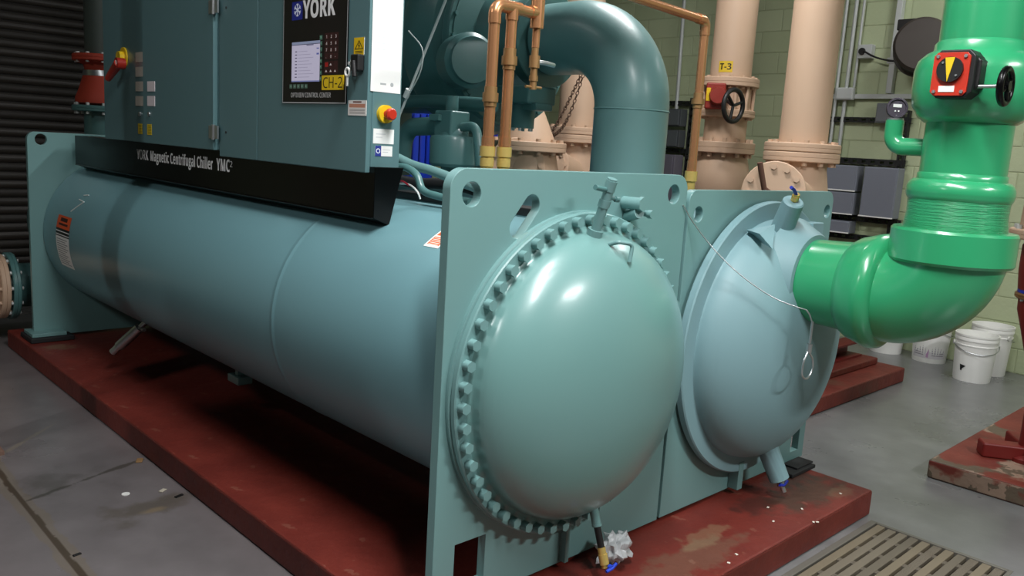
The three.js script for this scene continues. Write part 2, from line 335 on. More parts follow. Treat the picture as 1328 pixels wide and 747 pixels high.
// ================================================================ CONDENSER (bolted head, long shell)
const CX = 2.1, CY = 0.845, CR = 0.5, PZ = -1.841, PT = 0.036, FZ = -6.13;
function plate(x0, x1, y0, y1, rad, holes) {
  const s = new THREE.Shape();
  s.moveTo(x0, y0); s.lineTo(x1, y0); s.lineTo(x1, y1 - rad); s.absarc(x1 - rad, y1 - rad, rad, 0, Math.PI / 2, false);
  s.lineTo(x0 + rad, y1); s.absarc(x0 + rad, y1 - rad, rad, Math.PI / 2, Math.PI, false); s.closePath();
  for (const h of holes) {
    const p = new THREE.Path();
    if (h.length === 3) p.absarc(h[0], h[1], h[2], 0, Math.PI * 2, true);
    else if (h.length === 4) { p.moveTo(h[0], h[2]); p.lineTo(h[0], h[3]); p.lineTo(h[1], h[3]); p.lineTo(h[1], h[2]); p.closePath(); }
    else { const a = Math.atan2(h[3] - h[1], h[2] - h[0]); p.absarc(h[2], h[3], h[4], a + Math.PI / 2, a - Math.PI / 2, true); p.absarc(h[0], h[1], h[4], a - Math.PI / 2, a - Math.PI * 1.5, true); p.closePath(); }
    s.holes.push(p);
  }
  return s;
}
// patch of a surface wrapped on a shell about z; angle a measured from -x upwards
function wrapPatch(cx, cy, r, z0, z1, a0, a1, n = 12) {
  const pos = [], uv = [], idx = [];
  for (let i = 0; i <= n; i++) for (let j = 0; j <= 1; j++) {
    const a = a0 + (a1 - a0) * i / n; pos.push(cx - r * Math.cos(a), cy + r * Math.sin(a), j ? z1 : z0); uv.push(j, i / n);
  }
  for (let i = 0; i < n; i++) { const a = i * 2; idx.push(a, a + 1, a + 2, a + 2, a + 1, a + 3); }
  const g = new THREE.BufferGeometry(); g.setAttribute('position', new THREE.Float32BufferAttribute(pos, 3)); g.setAttribute('uv', new THREE.Float32BufferAttribute(uv, 2)); g.setIndex(idx); g.computeVertexNormals(); return g;
}
const cond = thing('condenser', 'long teal cylindrical vessel with a round domed head ringed by bolts', 'chiller vessel', [CX, PY, -4]);
{
  const sh = obj('shell', lathe([[CR, FZ + 0.01], [CR, -3.04], [CR, -3.018], [CR + 0.002, -3.012], [CR + 0.002, -3.004], [CR, -2.998], [CR, -2.98], [CR, PZ - PT + 0.005]], V(CX, CY, 0), V(0, 0, 1), 96, 0.8), tealShell, cond);
  const holes = [[1.607, 1.452, 0.036], [2.602, 1.455, 0.036], [1.802, 1.35, 1.858, 1.418, 0.034], [1.612, 1.742, 0.2, 0.357]];
  obj('tube_sheet', extrudeXY(plate(1.526, 2.688, 0.14, 1.527, 0.062, holes), PZ - PT, PZ, 0.002), teal, cond);
  obj('tube_sheet', extrudeXY(plate(1.526, 2.688, 0.14, 1.5, 0.05, [[1.607, 1.452, 0.036], [2.602, 1.455, 0.036]]), FZ - PT, FZ, 0.002), teal, cond);
  obj('stiffener', [box(2.045, 2.075, 0.14, 0.36, PZ - PT - 0.2, PZ - PT), box(2.105, 2.125, 0.15, 0.36, PZ - 0.001, PZ + 0.03, 0.003)], teal, cond);
  const FZ1 = PZ + 0.042;
  const fl = obj('head_flange', lathe([[0.4, PZ], [0.556, PZ], [0.556, PZ + 0.013], [0.548, PZ + 0.016], [0.548, PZ + 0.02], [0.553, PZ + 0.023], [0.553, FZ1 - 0.004], [0.549, FZ1], [0.4, FZ1]], V(CX, CY, 0), V(0, 0, 1), 128, 0.4), teal, cond);
  boltRing(fl, V(CX, CY, FZ1 + 0.011), V(0, 0, 1), 0.529, 52, 0.0178, 0.03, teal, 'bolt', 0.3);
  const pr = [[0.512, FZ1 - 0.002], [0.507, FZ1 + 0.002], [0.497, FZ1 + 0.006], [0.494, FZ1 + 0.012]]; for (let k = 1; k <= 40; k++) { const u = k / 40 * Math.PI / 2; pr.push([0.492 * Math.cos(u), FZ1 + 0.014 + 0.215 * Math.sin(u)]); }
  const dome = obj('domed_head', lathe(pr, V(CX, CY, 0), V(0, 0, 1), 128, 1.2), tealHead, cond);
  // vent valve on top of the head
  const b = V(2.065, 1.318, -1.76), dv = V(0.0, 0.95, 0.3).normalize(), P = (t) => b.clone().addScaledVector(dv, t);
  const vv = obj('vent_valve', [cyl(P(-0.02), P(0.032), 0.026), cyl(P(0.03), P(0.12), 0.0165), cyl(P(0.11), P(0.135), 0.021, 6), cyl(P(0.133), P(0.165), 0.017)], teal, cond);
  obj('cap', [cyl(P(0.165), P(0.2), 0.019, 12), cyl(P(0.2), P(0.206), 0.017, 12)], teal, vv);
  obj('lever', [sweep([P(0.168).add(V(-0.012, 0, 0)), P(0.176).add(V(-0.07, 0, 0.0))], 0.0085, 10), cyl(P(0.142).add(V(0.005, 0, 0.01)), P(0.14).add(V(0.036, -0.002, 0.012)), 0.006), cyl(P(0.14).add(V(0.03, -0.002, 0.012)), P(0.139).add(V(0.045, -0.003, 0.013)), 0.0095, 8)], tealShaded, vv);
  obj('lifting_eye', sweep(arcPath([V(2.085, 1.3, -1.72), V(2.09, 1.316, -1.672), V(2.14, 1.309, -1.655), V(2.13, 1.252, -1.655)], 0.014), 0.0065, 10), teal, cond);
  // relief fitting at the upper right of the bolted ring
  const r0 = at(824, 264, 'z', -1.79);
  const rf = obj('relief_fitting', [cyl(r0.clone().add(V(0, 0, -0.05)), r0.clone().add(V(0, 0, 0.035)), 0.022, 20), cyl(r0.clone().add(V(0, 0, 0.02)), r0.clone().add(V(0, 0, 0.036)), 0.026, 6)], teal, cond);
  obj('drain_plug', [cyl(r0.clone().add(V(0.05, -0.03, -0.05)), r0.clone().add(V(0.05, -0.035, 0.03)), 0.011, 14), cyl(r0.clone().add(V(0.05, -0.035, 0.02)), r0.clone().add(V(0.05, -0.035, 0.04)), 0.015, 6), cyl(r0.clone().add(V(0.02, -0.05, -0.05)), r0.clone().add(V(0.0, -0.03, 0.02)), 0.02, 14)], teal, rf);
  // drain at the bottom of the head
  const d0 = V(2.13, 0.385, -1.72), d1 = V(2.135, 0.2, -1.655), L = (t) => d0.clone().lerp(d1, t);
  obj('drain_pipe', [cyl(L(-0.05), L(0.3), 0.015), cyl(L(0.28), L(0.72), 0.012)], black, cond).userData.label = 'dark iron drain nipple';
  obj('drain_socket', [cyl(L(-0.1), L(0.3), 0.0165), cyl(L(0.27), L(0.31), 0.0175)], teal, cond);
  const dvv = obj('drain_valve', [cyl(L(0.68), L(0.82), 0.0155, 6), cyl(L(0.8), L(0.98), 0.0165, 16), cyl(L(0.97), L(1.04), 0.014, 6)], brass, cond);
  obj('handle', [cyl(L(0.98).add(V(0, 0, 0.02)), L(0.98).add(V(0, 0, 0.034)), 0.009), sweep([L(0.98).add(V(-0.026, -0.006, 0.03)), L(0.98).add(V(0.0, -0.002, 0.033)), L(0.98).add(V(0.026, 0.006, 0.03))], 0.006, 8)], bluePlastic, dvv);
  // print and marks on the shell
  const warn = canvasTex(256, 340, (c) => {
    c.fillStyle = '#e9e9e6'; c.fillRect(0, 0, 256, 340); c.fillStyle = '#d4521e'; c.fillRect(0, 0, 256, 84); c.fillStyle = '#3a1206'; c.fillRect(60, 14, 130, 24); c.fillRect(40, 50, 170, 14);
    c.fillStyle = '#1a1a1a'; c.fillRect(0, 84, 256, 16); c.fillRect(0, 106, 256, 16); c.fillRect(0, 128, 256, 8);
    c.fillStyle = '#77777a'; for (let y = 152; y < 325; y += 15) c.fillRect(16, y, 150 + 70 * ((y * 7) % 11) / 11, 5);
  });
  obj('warning_label', wrapPatch(CX, CY, CR + 0.0015, -5.84, -5.58, -0.36, 0.3), M(0xffffff, 0.45, { map: warn, side: THREE.DoubleSide }), cond).userData.label = 'orange and white warning label on the shell';
  const chalk = M(0xd8dedb, 0.8), A = (z, y) => { const a = Math.asin((y - CY) / CR); return V(CX - (CR + 0.002) * Math.cos(a), y, z); };
  obj('chalk_mark', [sweep([A(-5.64, 1.03), A(-5.56, 1.07), A(-5.5, 1.1)], 0.004, 6), sweep([A(-5.5, 1.1), A(-5.6, 1.107)], 0.004, 6), sweep([A(-5.57, 1.135), A(-5.5, 1.142)], 0.004, 6)], chalk, cond);
  const st = canvasTex(128, 128, (c) => { c.fillStyle = '#f2efe8'; c.fillRect(0, 0, 128, 128); c.fillStyle = '#d4602a'; c.fillRect(12, 10, 104, 30); c.fillRect(12, 50, 104, 62); c.fillStyle = '#f2efe8'; for (let y = 58; y < 108; y += 12) c.fillRect(20, y, 84, 4); });
  obj('small_label', wrapPatch(CX, CY, CR + 0.0015, -2.29, -2.21, 0.9, 1.08), M(0xffffff, 0.45, { map: st, side: THREE.DoubleSide }), cond).userData.label = 'small orange caution sticker beside the end plate';
  // sampling valve under the shell
  const s0 = at(190, 417, 'x', 1.8), s1 = at(146, 457, 'x', 1.66), S = (t) => s0.clone().lerp(s1, t);
  const sv = obj('service_valve', [cyl(S(0), S(0.3), 0.016), cyl(S(0.2), S(0.36), 0.033, 6), cyl(S(0.34), S(0.8), 0.03, 16), cyl(S(0.78), S(1), 0.022, 12)], steel, cond); sv.userData.label = 'bright steel service valve under the shell';
  obj('stem', [cyl(S(0.2), S(0.2).add(V(0.0, 0.0, 0.05)), 0.007), cyl(S(0.2).add(V(0, 0, 0.045)), S(0.2).add(V(0, 0, 0.07)), 0.012, 6)], steel, sv);
  const bk = at(309, 491, 'x', 1.93);
  obj('bracket', [box(bk.x - 0.03, bk.x + 0.05, bk.y - 0.02, bk.y + 0.02, bk.z - 0.06, bk.z + 0.06, 0.004), box(bk.x - 0.01, bk.x + 0.05, bk.y + 0.015, 0.4, bk.z - 0.015, bk.z + 0.015)], teal, cond);
  // feet at the far plate
  const ft = obj('foot', box(1.49, 1.7, 0.155, 0.18, FZ - 0.1, FZ + 0.1, 0.004), teal, cond);
  obj('isolator_pad', box(1.475, 1.74, PY + 0.001, 0.155, FZ - 0.13, FZ + 0.13, 0.006), blackRubber, cond);
  obj('isolator_pad', box(1.56, 1.7, PY + 0.001, 0.14, PZ - 0.12, PZ - 0.02, 0.004), blackRubber, cond);
  // far water box with side nozzle
  const wb = obj('water_box', lathe([[0, FZ - 0.9], [0.25, FZ - 0.87], [0.38, FZ - 0.78], [0.42, FZ - 0.7], [0.42, FZ - 0.09], [0.5, FZ - 0.09], [0.5, FZ - PT]], V(CX, CY, 0), V(0, 0, 1), 64, 0.5), tealShaded, cond);
}
{ // pipe connection left of the far plate
  const c = V(1.42, 0.415, -6.6), ax = V(-1, 0, 0);
  const t = thing('flanged_pipe_joint', 'beige bolted flange joined to a shade-darkened teal nozzle beside the far end plate', 'pipe flange', [1.3, PY, -6.6]);
  obj('nozzle', cyl(V(1.75, 0.415, -6.6), V(1.43, 0.415, -6.6), 0.155, 36), tealShaded, t);
  flange(t, V(1.5, 0.415, -6.6), ax, 0.235, 0.05, 12, 0.014, tealShaded, galv, 'nozzle_flange', 0.012);
  flange(t, V(1.435, 0.415, -6.6), ax, 0.225, 0.055, 12, 0.014, beige, beige, 'pipe_flange', 0.02);
  obj('pipe', cyl(V(1.41, 0.415, -6.6), V(0.7, 0.415, -6.6), 0.145, 36), beige, t);
  obj('pipe_support', [cyl(V(0.98, 0, -6.6), V(0.98, 0.29, -6.6), 0.04), box(0.88, 1.08, 0, 0.012, -6.7, -6.5)], redDark, t);
}
{ // red flexible connector behind the drive cabinet
  const ax = at(140, 110, 'z', -6.85), t = thing('flexible_connector', 'red rubber pipe connector with metal clamp on a dark flange behind the cabinet', 'pipe connector', [ax.x, 1.37, -6.85]);
  const y0 = 1.72;
  obj('lower_neck', cyl(V(ax.x, 1.2, -6.85), V(ax.x, y0 - 0.02, -6.85), 0.17, 32), tealShaded, t);
  flange(t, V(ax.x, y0 - 0.04, -6.85), UP, 0.25, 0.045, 12, 0.014, tealShaded, galv, 'lower_flange', 0.02);
  obj('rubber_bellows', lathe([[0.17, y0 - 0.02], [0.225, y0], [0.225, y0 + 0.04], [0.2, y0 + 0.1], [0.17, y0 + 0.2], [0.155, y0 + 0.24], [0.165, y0 + 0.28], [0.22, y0 + 0.3], [0.22, y0 + 0.34], [0.17, y0 + 0.35]], V(ax.x, 0, -6.85), UP, 40, 0.6), rubberRed, t);
  obj('hose_clamp', lathe([[0.168, y0 + 0.2], [0.172, y0 + 0.2], [0.168, y0 + 0.24], [0.16, y0 + 0.24]], V(ax.x, 0, -6.85), UP, 40, 0.4), steel, t);
  flange(t, V(ax.x, y0 + 0.33, -6.85), UP, 0.24, 0.05, 12, 0.014, rubberRed, galv, 'upper_flange', 0.012);
  obj('riser', cyl(V(ax.x, y0 + 0.35, -6.85), V(ax.x, CEIL, -6.85), 0.155, 32), M(0x46504b, 0.5), t);
}

// ================================================================ EVAPORATOR
const EX = 3.295, EY = 0.83;
const evap = thing('evaporator', 'blue-grey insulated vessel with a smooth dome and a green nozzle', 'chiller vessel', [EX, PY, -4]);
{
  obj('shell', cyl(V(EX, EY, FZ + 0.01), V(EX, EY, PZ - PT + 0.004), 0.53, 72), tealShell, evap);
  obj('tube_sheet', extrudeXY(plate(2.708, 3.905, 0.142, 1.472, 0.05, [[2.776, 1.378, 0.031], [3.852, 1.378, 0.031], [3.77, 3.85, 0.19, 0.36]]), PZ - PT, PZ - 0.001, 0.002), teal, evap);
  obj('tube_sheet', extrudeXY(plate(2.696, 3.9, 0.142, 1.472, 0.05, []), FZ - PT, FZ, 0.002), teal, evap);
  obj('stiffener', [box(3.21, 3.25, 0.15, 0.28, PZ - 0.001, PZ + 0.05, 0.003)], teal, evap);
  obj('insulation_ring', lathe([[0.4, PZ + 0.012], [0.597, PZ + 0.012], [0.6, PZ + 0.016], [0.6, PZ + 0.042], [0.595, PZ + 0.047], [0.4, PZ + 0.047]], V(EX, EY, 0), V(0, 0, 1), 128, 0.5), tealBlue, evap);
  const z0 = PZ + 0.045, pr = [[0.527, z0]]; for (let k = 0; k <= 40; k++) { const u = k / 40 * Math.PI / 2; pr.push([0.525 * Math.pow(Math.cos(u), 0.95), z0 + 0.004 + 0.235 * Math.sin(u)]); }
  obj('insulated_dome', lathe(pr, V(EX, EY, 0), V(0, 0, 1), 128, 1.2), tealBlue, evap);
  obj('nozzle_collar', lathe([[0.25, -1.7], [0.225, -1.66], [0.2, -1.615], [0.19, -1.6], [0.17, -1.598]], V(EX, 1.12, 0), V(0, 0, 1), 64, 0.8), tealBlue, evap);
  // insulated vent boss on top
  const b = at(1014, 297, 'z', -1.72), tp = at(1029, 262, 'z', -1.66);
  const d = tp.clone().sub(b).normalize();
  const boss = obj('vent_boss', lathe([[0.05, -0.06], [0.047, 0], [0.043, b.distanceTo(tp)], [0.037, b.distanceTo(tp) + 0.006], [0, b.distanceTo(tp) + 0.006]], b, d, 32, 0.5), tealBlue, evap);
  const vb = tp.clone().addScaledVector(d, 0.0);
  obj('vent_valve', [cyl(vb, vb.clone().addScaledVector(d, 0.04), 0.013, 12), cyl(vb.clone().addScaledVector(d, 0.012), vb.clone().addScaledVector(d, 0.03), 0.017, 6)], brass, boss);
  obj('valve_handle', [sweep([vb.clone().addScaledVector(d, 0.035), vb.clone().addScaledVector(d, 0.045).add(V(-0.03, 0.012, 0)), vb.clone().addScaledVector(d, 0.045).add(V(-0.055, 0.022, 0))], 0.007, 8)], blueDeep, boss);
  // folded insulation flap over the lug
  {
    const a = at(968, 298, 'z', -1.785), b2 = at(1005, 291, 'z', -1.69), c2 = at(1002, 323, 'z', -1.645), e = V(b2.x + 0.01, b2.y - 0.06, -1.8), d2 = at(985, 303, 'z', -1.7);
    const g = new THREE.BufferGeometry(), p = [a, d2, b2, d2, c2, b2, a, e, d2, e, c2, d2, b2, c2, e, a, b2, e], arr = []; for (const q of p) arr.push(q.x, q.y, q.z);
    g.setAttribute('position', new THREE.Float32BufferAttribute(arr, 3)); g.setAttribute('uv', new THREE.Float32BufferAttribute(new Float32Array(p.length * 2), 2)); g.computeVertexNormals();
    const m = tealBlue.clone(); m.side = THREE.DoubleSide; obj('lug_cover', g, m, evap);
  }
  const lg = at(1050, 298, 'z', -1.78);
  obj('lug', box(lg.x - 0.05, lg.x + 0.05, lg.y - 0.05, lg.y + 0.035, -1.83, -1.74, 0.004), tealBlue, evap);
  // drain boss underneath
  const b1 = V(3.315, 0.34, -1.72), e1 = V(3.34, 0.215, -1.665), dd = e1.clone().sub(b1).normalize();
  const db = obj('drain_boss', lathe([[0.05, -0.03], [0.046, 0.0], [0.044, b1.distanceTo(e1)], [0, b1.distanceTo(e1)]], b1, dd, 28, 0.5), tealBlue, evap);
  obj('drain_valve', [cyl(e1, e1.clone().addScaledVector(dd, 0.06), 0.011, 12), cyl(e1.clone().addScaledVector(dd, 0.012), e1.clone().addScaledVector(dd, 0.03), 0.018, 6)], steel, db);
  obj('valve_handle', [sweep([e1.clone().add(V(-0.03, -0.012, 0.02)), e1.clone().add(V(0, -0.02, 0.024)), e1.clone().add(V(0.035, -0.01, 0.02))], 0.007, 8)], blueDeep, db);
  obj('isolator_pad', box(3.62, 3.85, PY + 0.002, 0.142, -1.9, -1.74, 0.004), blackRubber, evap);
  obj('foot', box(3.7, 3.86, 0.143, 0.15, -1.838, -1.76, 0.002), blackRubber, evap);
}

// ================================================================ GREEN CHILLED-WATER PIPE
const GXA = 3.3, GZA = -1.088, NY = 1.12;
const wrapMat = greenPipe.clone(); wrapMat.bumpMap = rep(softBump, 2, 6); wrapMat.bumpScale = 0.006;
const gp = thing('green_pipe', 'glossy green painted pipe elbow rising from the blue-grey dome', 'pipe', [GXA, 0.9, GZA]);
{
  obj('nozzle_sleeve', lathe([[0.15, -1.61], [0.172, -1.61], [0.176, -1.5], [0.18, -1.43], [0.17, -1.42]], V(GXA, NY, 0), V(0, 0, 1), 64, 0.6), greenPipe, gp);
  obj('coupling_ring', lathe([[0.178, -1.44], [0.19, -1.428], [0.205, -1.405], [0.212, -1.38], [0.222, -1.35], [0.228, -1.325], [0.222, -1.3], [0.205, -1.285], [0.188, -1.28]], V(GXA, NY, 0), V(0, 0, 1), 64, 0.9), greenPipe, gp);
  obj('elbow', sweep(arcPath([V(GXA, NY, -1.4), V(GXA, NY, GZA), V(GXA, 1.36, GZA)], 0.2, 24), 0.191, 56, false), greenPipe, gp);
  obj('flange_band', lathe([[0.18, 1.265], [0.205, 1.268], [0.212, 1.278], [0.212, 1.383], [0.206, 1.392], [0.16, 1.394]], V(GXA, 0, GZA), UP, 64, 0.5), greenPipe, gp);
  obj('wrapped_neck', lathe([[0.176, 1.385], [0.172, 1.41], [0.168, 1.45], [0.17, 1.5]], V(GXA, 0, GZA), UP, 64, 0.6), wrapMat, gp);
  const bl = []; for (let k = 0; k <= 16; k++) { const a = -Math.PI / 2 + k / 16 * Math.PI; bl.push([0.15 + 0.03 * Math.cos(a), 1.528 + 0.042 * Math.sin(a)]); }
  obj('coupling', lathe([[0.15, 1.48], ...bl, [0.149, 1.575], [0.149, 1.59], [0.144, 1.594]], V(GXA, 0, GZA), UP, 64, 1.2), greenPipe, gp);
  obj('riser', lathe([[0.144, 1.5], [0.144, 1.8]], V(GXA, 0, GZA), UP, 64), greenPipe, gp);
}
const bv = thing('butterfly_valve', 'bulging green insulated valve with a red and black geared dial', 'valve', [GXA, 1.77, GZA]);
{
  obj('insulated_body', lathe([[0.13, 1.768], [0.15, 1.772], [0.175, 1.79], [0.198, 1.83], [0.205, 1.88], [0.205, 1.95], [0.196, 1.985], [0.172, 2.01], [0.15, 2.022], [0.148, 2.045], [0.14, 2.055]], V(GXA, 0, GZA), UP, 64, 1.0), greenPipe, bv);
  obj('upper_pipe', lathe([[0.138, 2.03], [0.138, CEIL]], V(GXA, 0, GZA), UP, 56), greenPipe, bv);
  const xf = 3.03, a = at(1213, 68, 'x', xf), b = at(1252, 124, 'x', xf);
  const z0 = a.z, z1 = b.z, y1 = (a.y + at(1252, 68, 'x', xf).y) / 2, y0 = (at(1213, 124, 'x', xf).y + b.y) / 2, zc = (z0 + z1) / 2, yc = (y0 + y1) / 2;
  const rr = (z, y, w, h, r) => { const s = new THREE.Shape(); s.moveTo(z - w / 2 + r, y - h / 2); s.lineTo(z + w / 2 - r, y - h / 2); s.lineTo(z + w / 2, y - h / 2 + r); s.lineTo(z + w / 2, y + h / 2 - r); s.lineTo(z + w / 2 - r, y + h / 2); s.lineTo(z - w / 2 + r, y + h / 2); s.lineTo(z - w / 2, y + h / 2 - r); s.lineTo(z - w / 2, y - h / 2 + r); s.closePath(); return s; };
  const exX = (s, x0, x1, bev) => { const g = new THREE.ExtrudeGeometry(s, { depth: x1 - x0 - 2 * bev, bevelEnabled: true, bevelSize: bev, bevelThickness: bev, bevelOffset: -bev, bevelSegments: 2 }); g.rotateY(-Math.PI / 2); return g.translate(x1 - bev, 0, 0); };
  // after rotateY(-90): shape x -> z, depth -> -x
  obj('gear_housing', [exX(rr(zc + 0.006, yc + 0.001, (z1 - z0) * 1.14, (y1 - y0) * 1.12, 0.02), xf + 0.005, 3.16, 0.004), exX(rr(zc + 0.03, yc + 0.004, (z1 - z0) * 0.9, (y1 - y0) * 0.9, 0.02), xf + 0.03, 3.15, 0.006)], black, bv);
  const fp = obj('face_plate', exX(rr(zc, yc, (z1 - z0), (y1 - y0), 0.012), xf - 0.002, xf + 0.008, 0.001), redValve, bv);
  for (const [sz, sy] of [[-1, -1], [1, -1], [-1, 1], [1, 1]]) put('screw', hex(0.006, 0.01), steel, fp, V(xf - 0.003, yc + sy * (y1 - y0) * 0.41, zc + sz * (z1 - z0) * 0.38), quatTo(V(1, 0, 0)));
  obj('rating_plate', box(xf - 0.004, xf - 0.002, y0 + 0.012, y0 + 0.032, zc - 0.03, zc + 0.02), white, fp);
  const dy = yc + 0.014, dial = obj('dial', cyl(V(xf - 0.014, dy, zc), V(xf, dy, zc), 0.041, 36), black, bv);
  const tri = new THREE.Shape(); tri.moveTo(zc - 0.016, dy + 0.038); tri.lineTo(zc + 0.014, dy + 0.039); tri.lineTo(zc - 0.002, dy - 0.04); tri.closePath();
  const tg = new THREE.ExtrudeGeometry(tri, { depth: 0.003, bevelEnabled: false }); tg.rotateY(-Math.PI / 2); tg.translate(xf - 0.014, 0, 0);
  obj('pointer', tg, yellow, dial);
  for (const [dz, ddy] of [[-0.022, 0.022], [0.024, -0.02]]) put('screw', hex(0.004, 0.006), steel, dial, V(xf - 0.015, dy + ddy, zc + dz), quatTo(V(1, 0, 0)));
  const xs = 3.07, s0 = at(1254, 112, 'x', xs), s1 = at(1304, 112, 'x', xs), ys = (s0.y + s1.y) / 2;
  obj('shaft', cyl(V(xs, ys, s0.z - 0.02), V(xs, ys, s1.z), 0.0065, 14), steel, bv);
  const wh = obj('handwheel', new THREE.TorusGeometry(0.055, 0.011, 14, 44).translate(xs, ys, s1.z), blackGloss, bv);
  const sp = []; for (let k = 0; k < 4; k++) { const an = k * Math.PI / 2 + 0.5; sp.push(sweep([V(xs, ys, s1.z + 0.004), V(xs + Math.cos(an) * 0.053, ys + Math.sin(an) * 0.053, s1.z)], 0.0075, 8)); }
  obj('spokes', sp, blackGloss, wh); obj('hub', cyl(V(xs, ys, s1.z - 0.014), V(xs, ys, s1.z + 0.014), 0.017, 18), blackGloss, wh);
}
{
  const x = 3.3, p0 = V(x, at(1192, 191, 'x', x).y, GZA - 0.142), a = at(1156, 193, 'x', x), top = at(1157, 156, 'x', x);
  const t = thing('temperature_gauge', 'round digital thermometer on a small green elbow stub', 'gauge', [x, p0.y, a.z]);
  obj('stub_elbow', sweep(arcPath([p0, V(x, p0.y, a.z), V(x, top.y, a.z)], 0.045, 12), 0.033, 28), greenPipe, t);
  obj('gland', [cyl(V(x, top.y - 0.004, a.z), V(x, top.y + 0.008, a.z), 0.03, 24), cyl(V(x, top.y, a.z), V(x, top.y + 0.02, a.z), 0.014, 6)], steel, t);
  const gd = V(-0.85, 0.1, 0.5).normalize(), gc = V(x, top.y + 0.045, a.z), bz = obj('case', lathe([[0, -0.022], [0.03, -0.022], [0.037, -0.012], [0.039, 0.01], [0.037, 0.016], [0.031, 0.016], [0.03, 0.01], [0, 0.01]], gc, gd, 36, 0.5), M(0x3a3440, 0.4), t);
  const [u, v] = basis(gd), fc = gc.clone().addScaledVector(gd, 0.0115);
  const pg = new THREE.BoxGeometry(0.03, 0.012, 0.002); const m4 = new THREE.Matrix4().makeBasis(u, v, gd); pg.applyMatrix4(m4).translate(fc.x + v.x * 0.008, fc.y + v.y * 0.008, fc.z + v.z * 0.008);
  obj('display', pg, M(0xd9dcd8, 0.3), bz);
  for (const s of [-0.006, 0.006]) put('button', hex(0.003, 0.003), white, bz, fc.clone().addScaledVector(v, -0.012).addScaledVector(u, s), quatTo(gd));
}
{ // steel lanyard cable hanging between the plate and the nozzle
  const t = thing('steel_cable', 'thin steel lanyard cable hanging across the blue-grey dome with a loop end', 'cable', [3.0, 1.1, -1.62]);
  const p = [at(886, 266, 'z', -1.838), at(896, 284, 'z', -1.825), at(918, 314, 'z', -1.78), at(945, 343, 'z', -1.71), at(975, 368, 'z', -1.64), at(1005, 387, 'z', -1.575), at(1030, 397, 'z', -1.52), at(1046, 402, 'z', -1.49)];
  obj('cable', sweep(curve(p, 50), 0.0024, 8), steel, t);
  const q = at(1053, 417, 'z', -1.48), e = at(1049, 452, 'z', -1.48);
  const lp = obj('hanging_end', [sweep([p[7], at(1050, 408, 'z', -1.478), q, e], 0.003, 8), sweep([at(1054, 417, 'z', -1.478), at(1050, 445, 'z', -1.478)], 0.0055, 8)], steel, t);
  obj('crimp', cyl(at(1050, 446, 'z', -1.48), at(1048.5, 457, 'z', -1.48), 0.011, 10), steel, lp);
  obj('loop', sweep(curve([at(1048, 455, 'z', -1.48), at(1042, 470, 'z', -1.48), at(1040, 486, 'z', -1.48), at(1046, 491, 'z', -1.48), at(1053, 480, 'z', -1.48), at(1054, 468, 'z', -1.48), at(1049, 456, 'z', -1.48)], 30), 0.0042, 8), steel, lp);
}

// ================================================================ CABINETS AND SKIRT
const font = await new FontLoader().loadAsync('fonts/droid/droid_sans_bold.typeface.json');
function lettersOnMinusX(text, x, zA, zB, y0, h, depth = 0.0008, f = font) { // reads from z=zA to z=zB on a face looking to -x
  const g = new TextGeometry(text, { font: f, size: 1, depth: 1, curveSegments: 4 }); g.computeBoundingBox(); const b = g.boundingBox;
  const cap = 0.73;
  g.translate(-b.min.x, 0, -0.5); g.scale((zB - zA) / (b.max.x - b.min.x), h / cap, depth); g.rotateY(-Math.PI / 2); return g.translate(x, y0, zA);
}
{
  const t = thing('skirt_panel', 'glossy black skirt panel with white lettering below the cabinets', 'panel', [1.85, 1.27, -4.3]);
  const s = new THREE.Shape(); s.moveTo(1.78, 1.49); s.lineTo(1.78, 1.303); s.lineTo(1.845, 1.275); s.lineTo(1.853, 1.278); s.lineTo(1.91, 1.49); s.closePath();
  obj('skirt', extrudeXY(s, -6.02, -2.585, 0.002), blackGloss, t);
  obj('lower_lip', sweep([V(1.7785, 1.302, -6.01), V(1.7785, 1.302, -2.59)], 0.004, 8), blackGloss, t);
  const lm = M(0xffffff, 0.5);
  const regular = await new FontLoader().loadAsync('fonts/droid/droid_sans_regular.typeface.json'), zt = (px) => at(px, 212, 'x', 1.78).z;
  obj('lettering', [lettersOnMinusX('YORK', 1.7792, zt(178), zt(192.5), 1.396, 0.04, 0.0008, regular), lettersOnMinusX('Magnetic Centrifugal Chiller', 1.7792, zt(195.5), zt(276), 1.396, 0.04, 0.0008), lettersOnMinusX('YMC', 1.7792, zt(281), zt(298), 1.396, 0.042, 0.0008), lettersOnMinusX('2', 1.7792, zt(298.6), zt(301.5), 1.42, 0.02, 0.0008, regular)], lm, t);
}
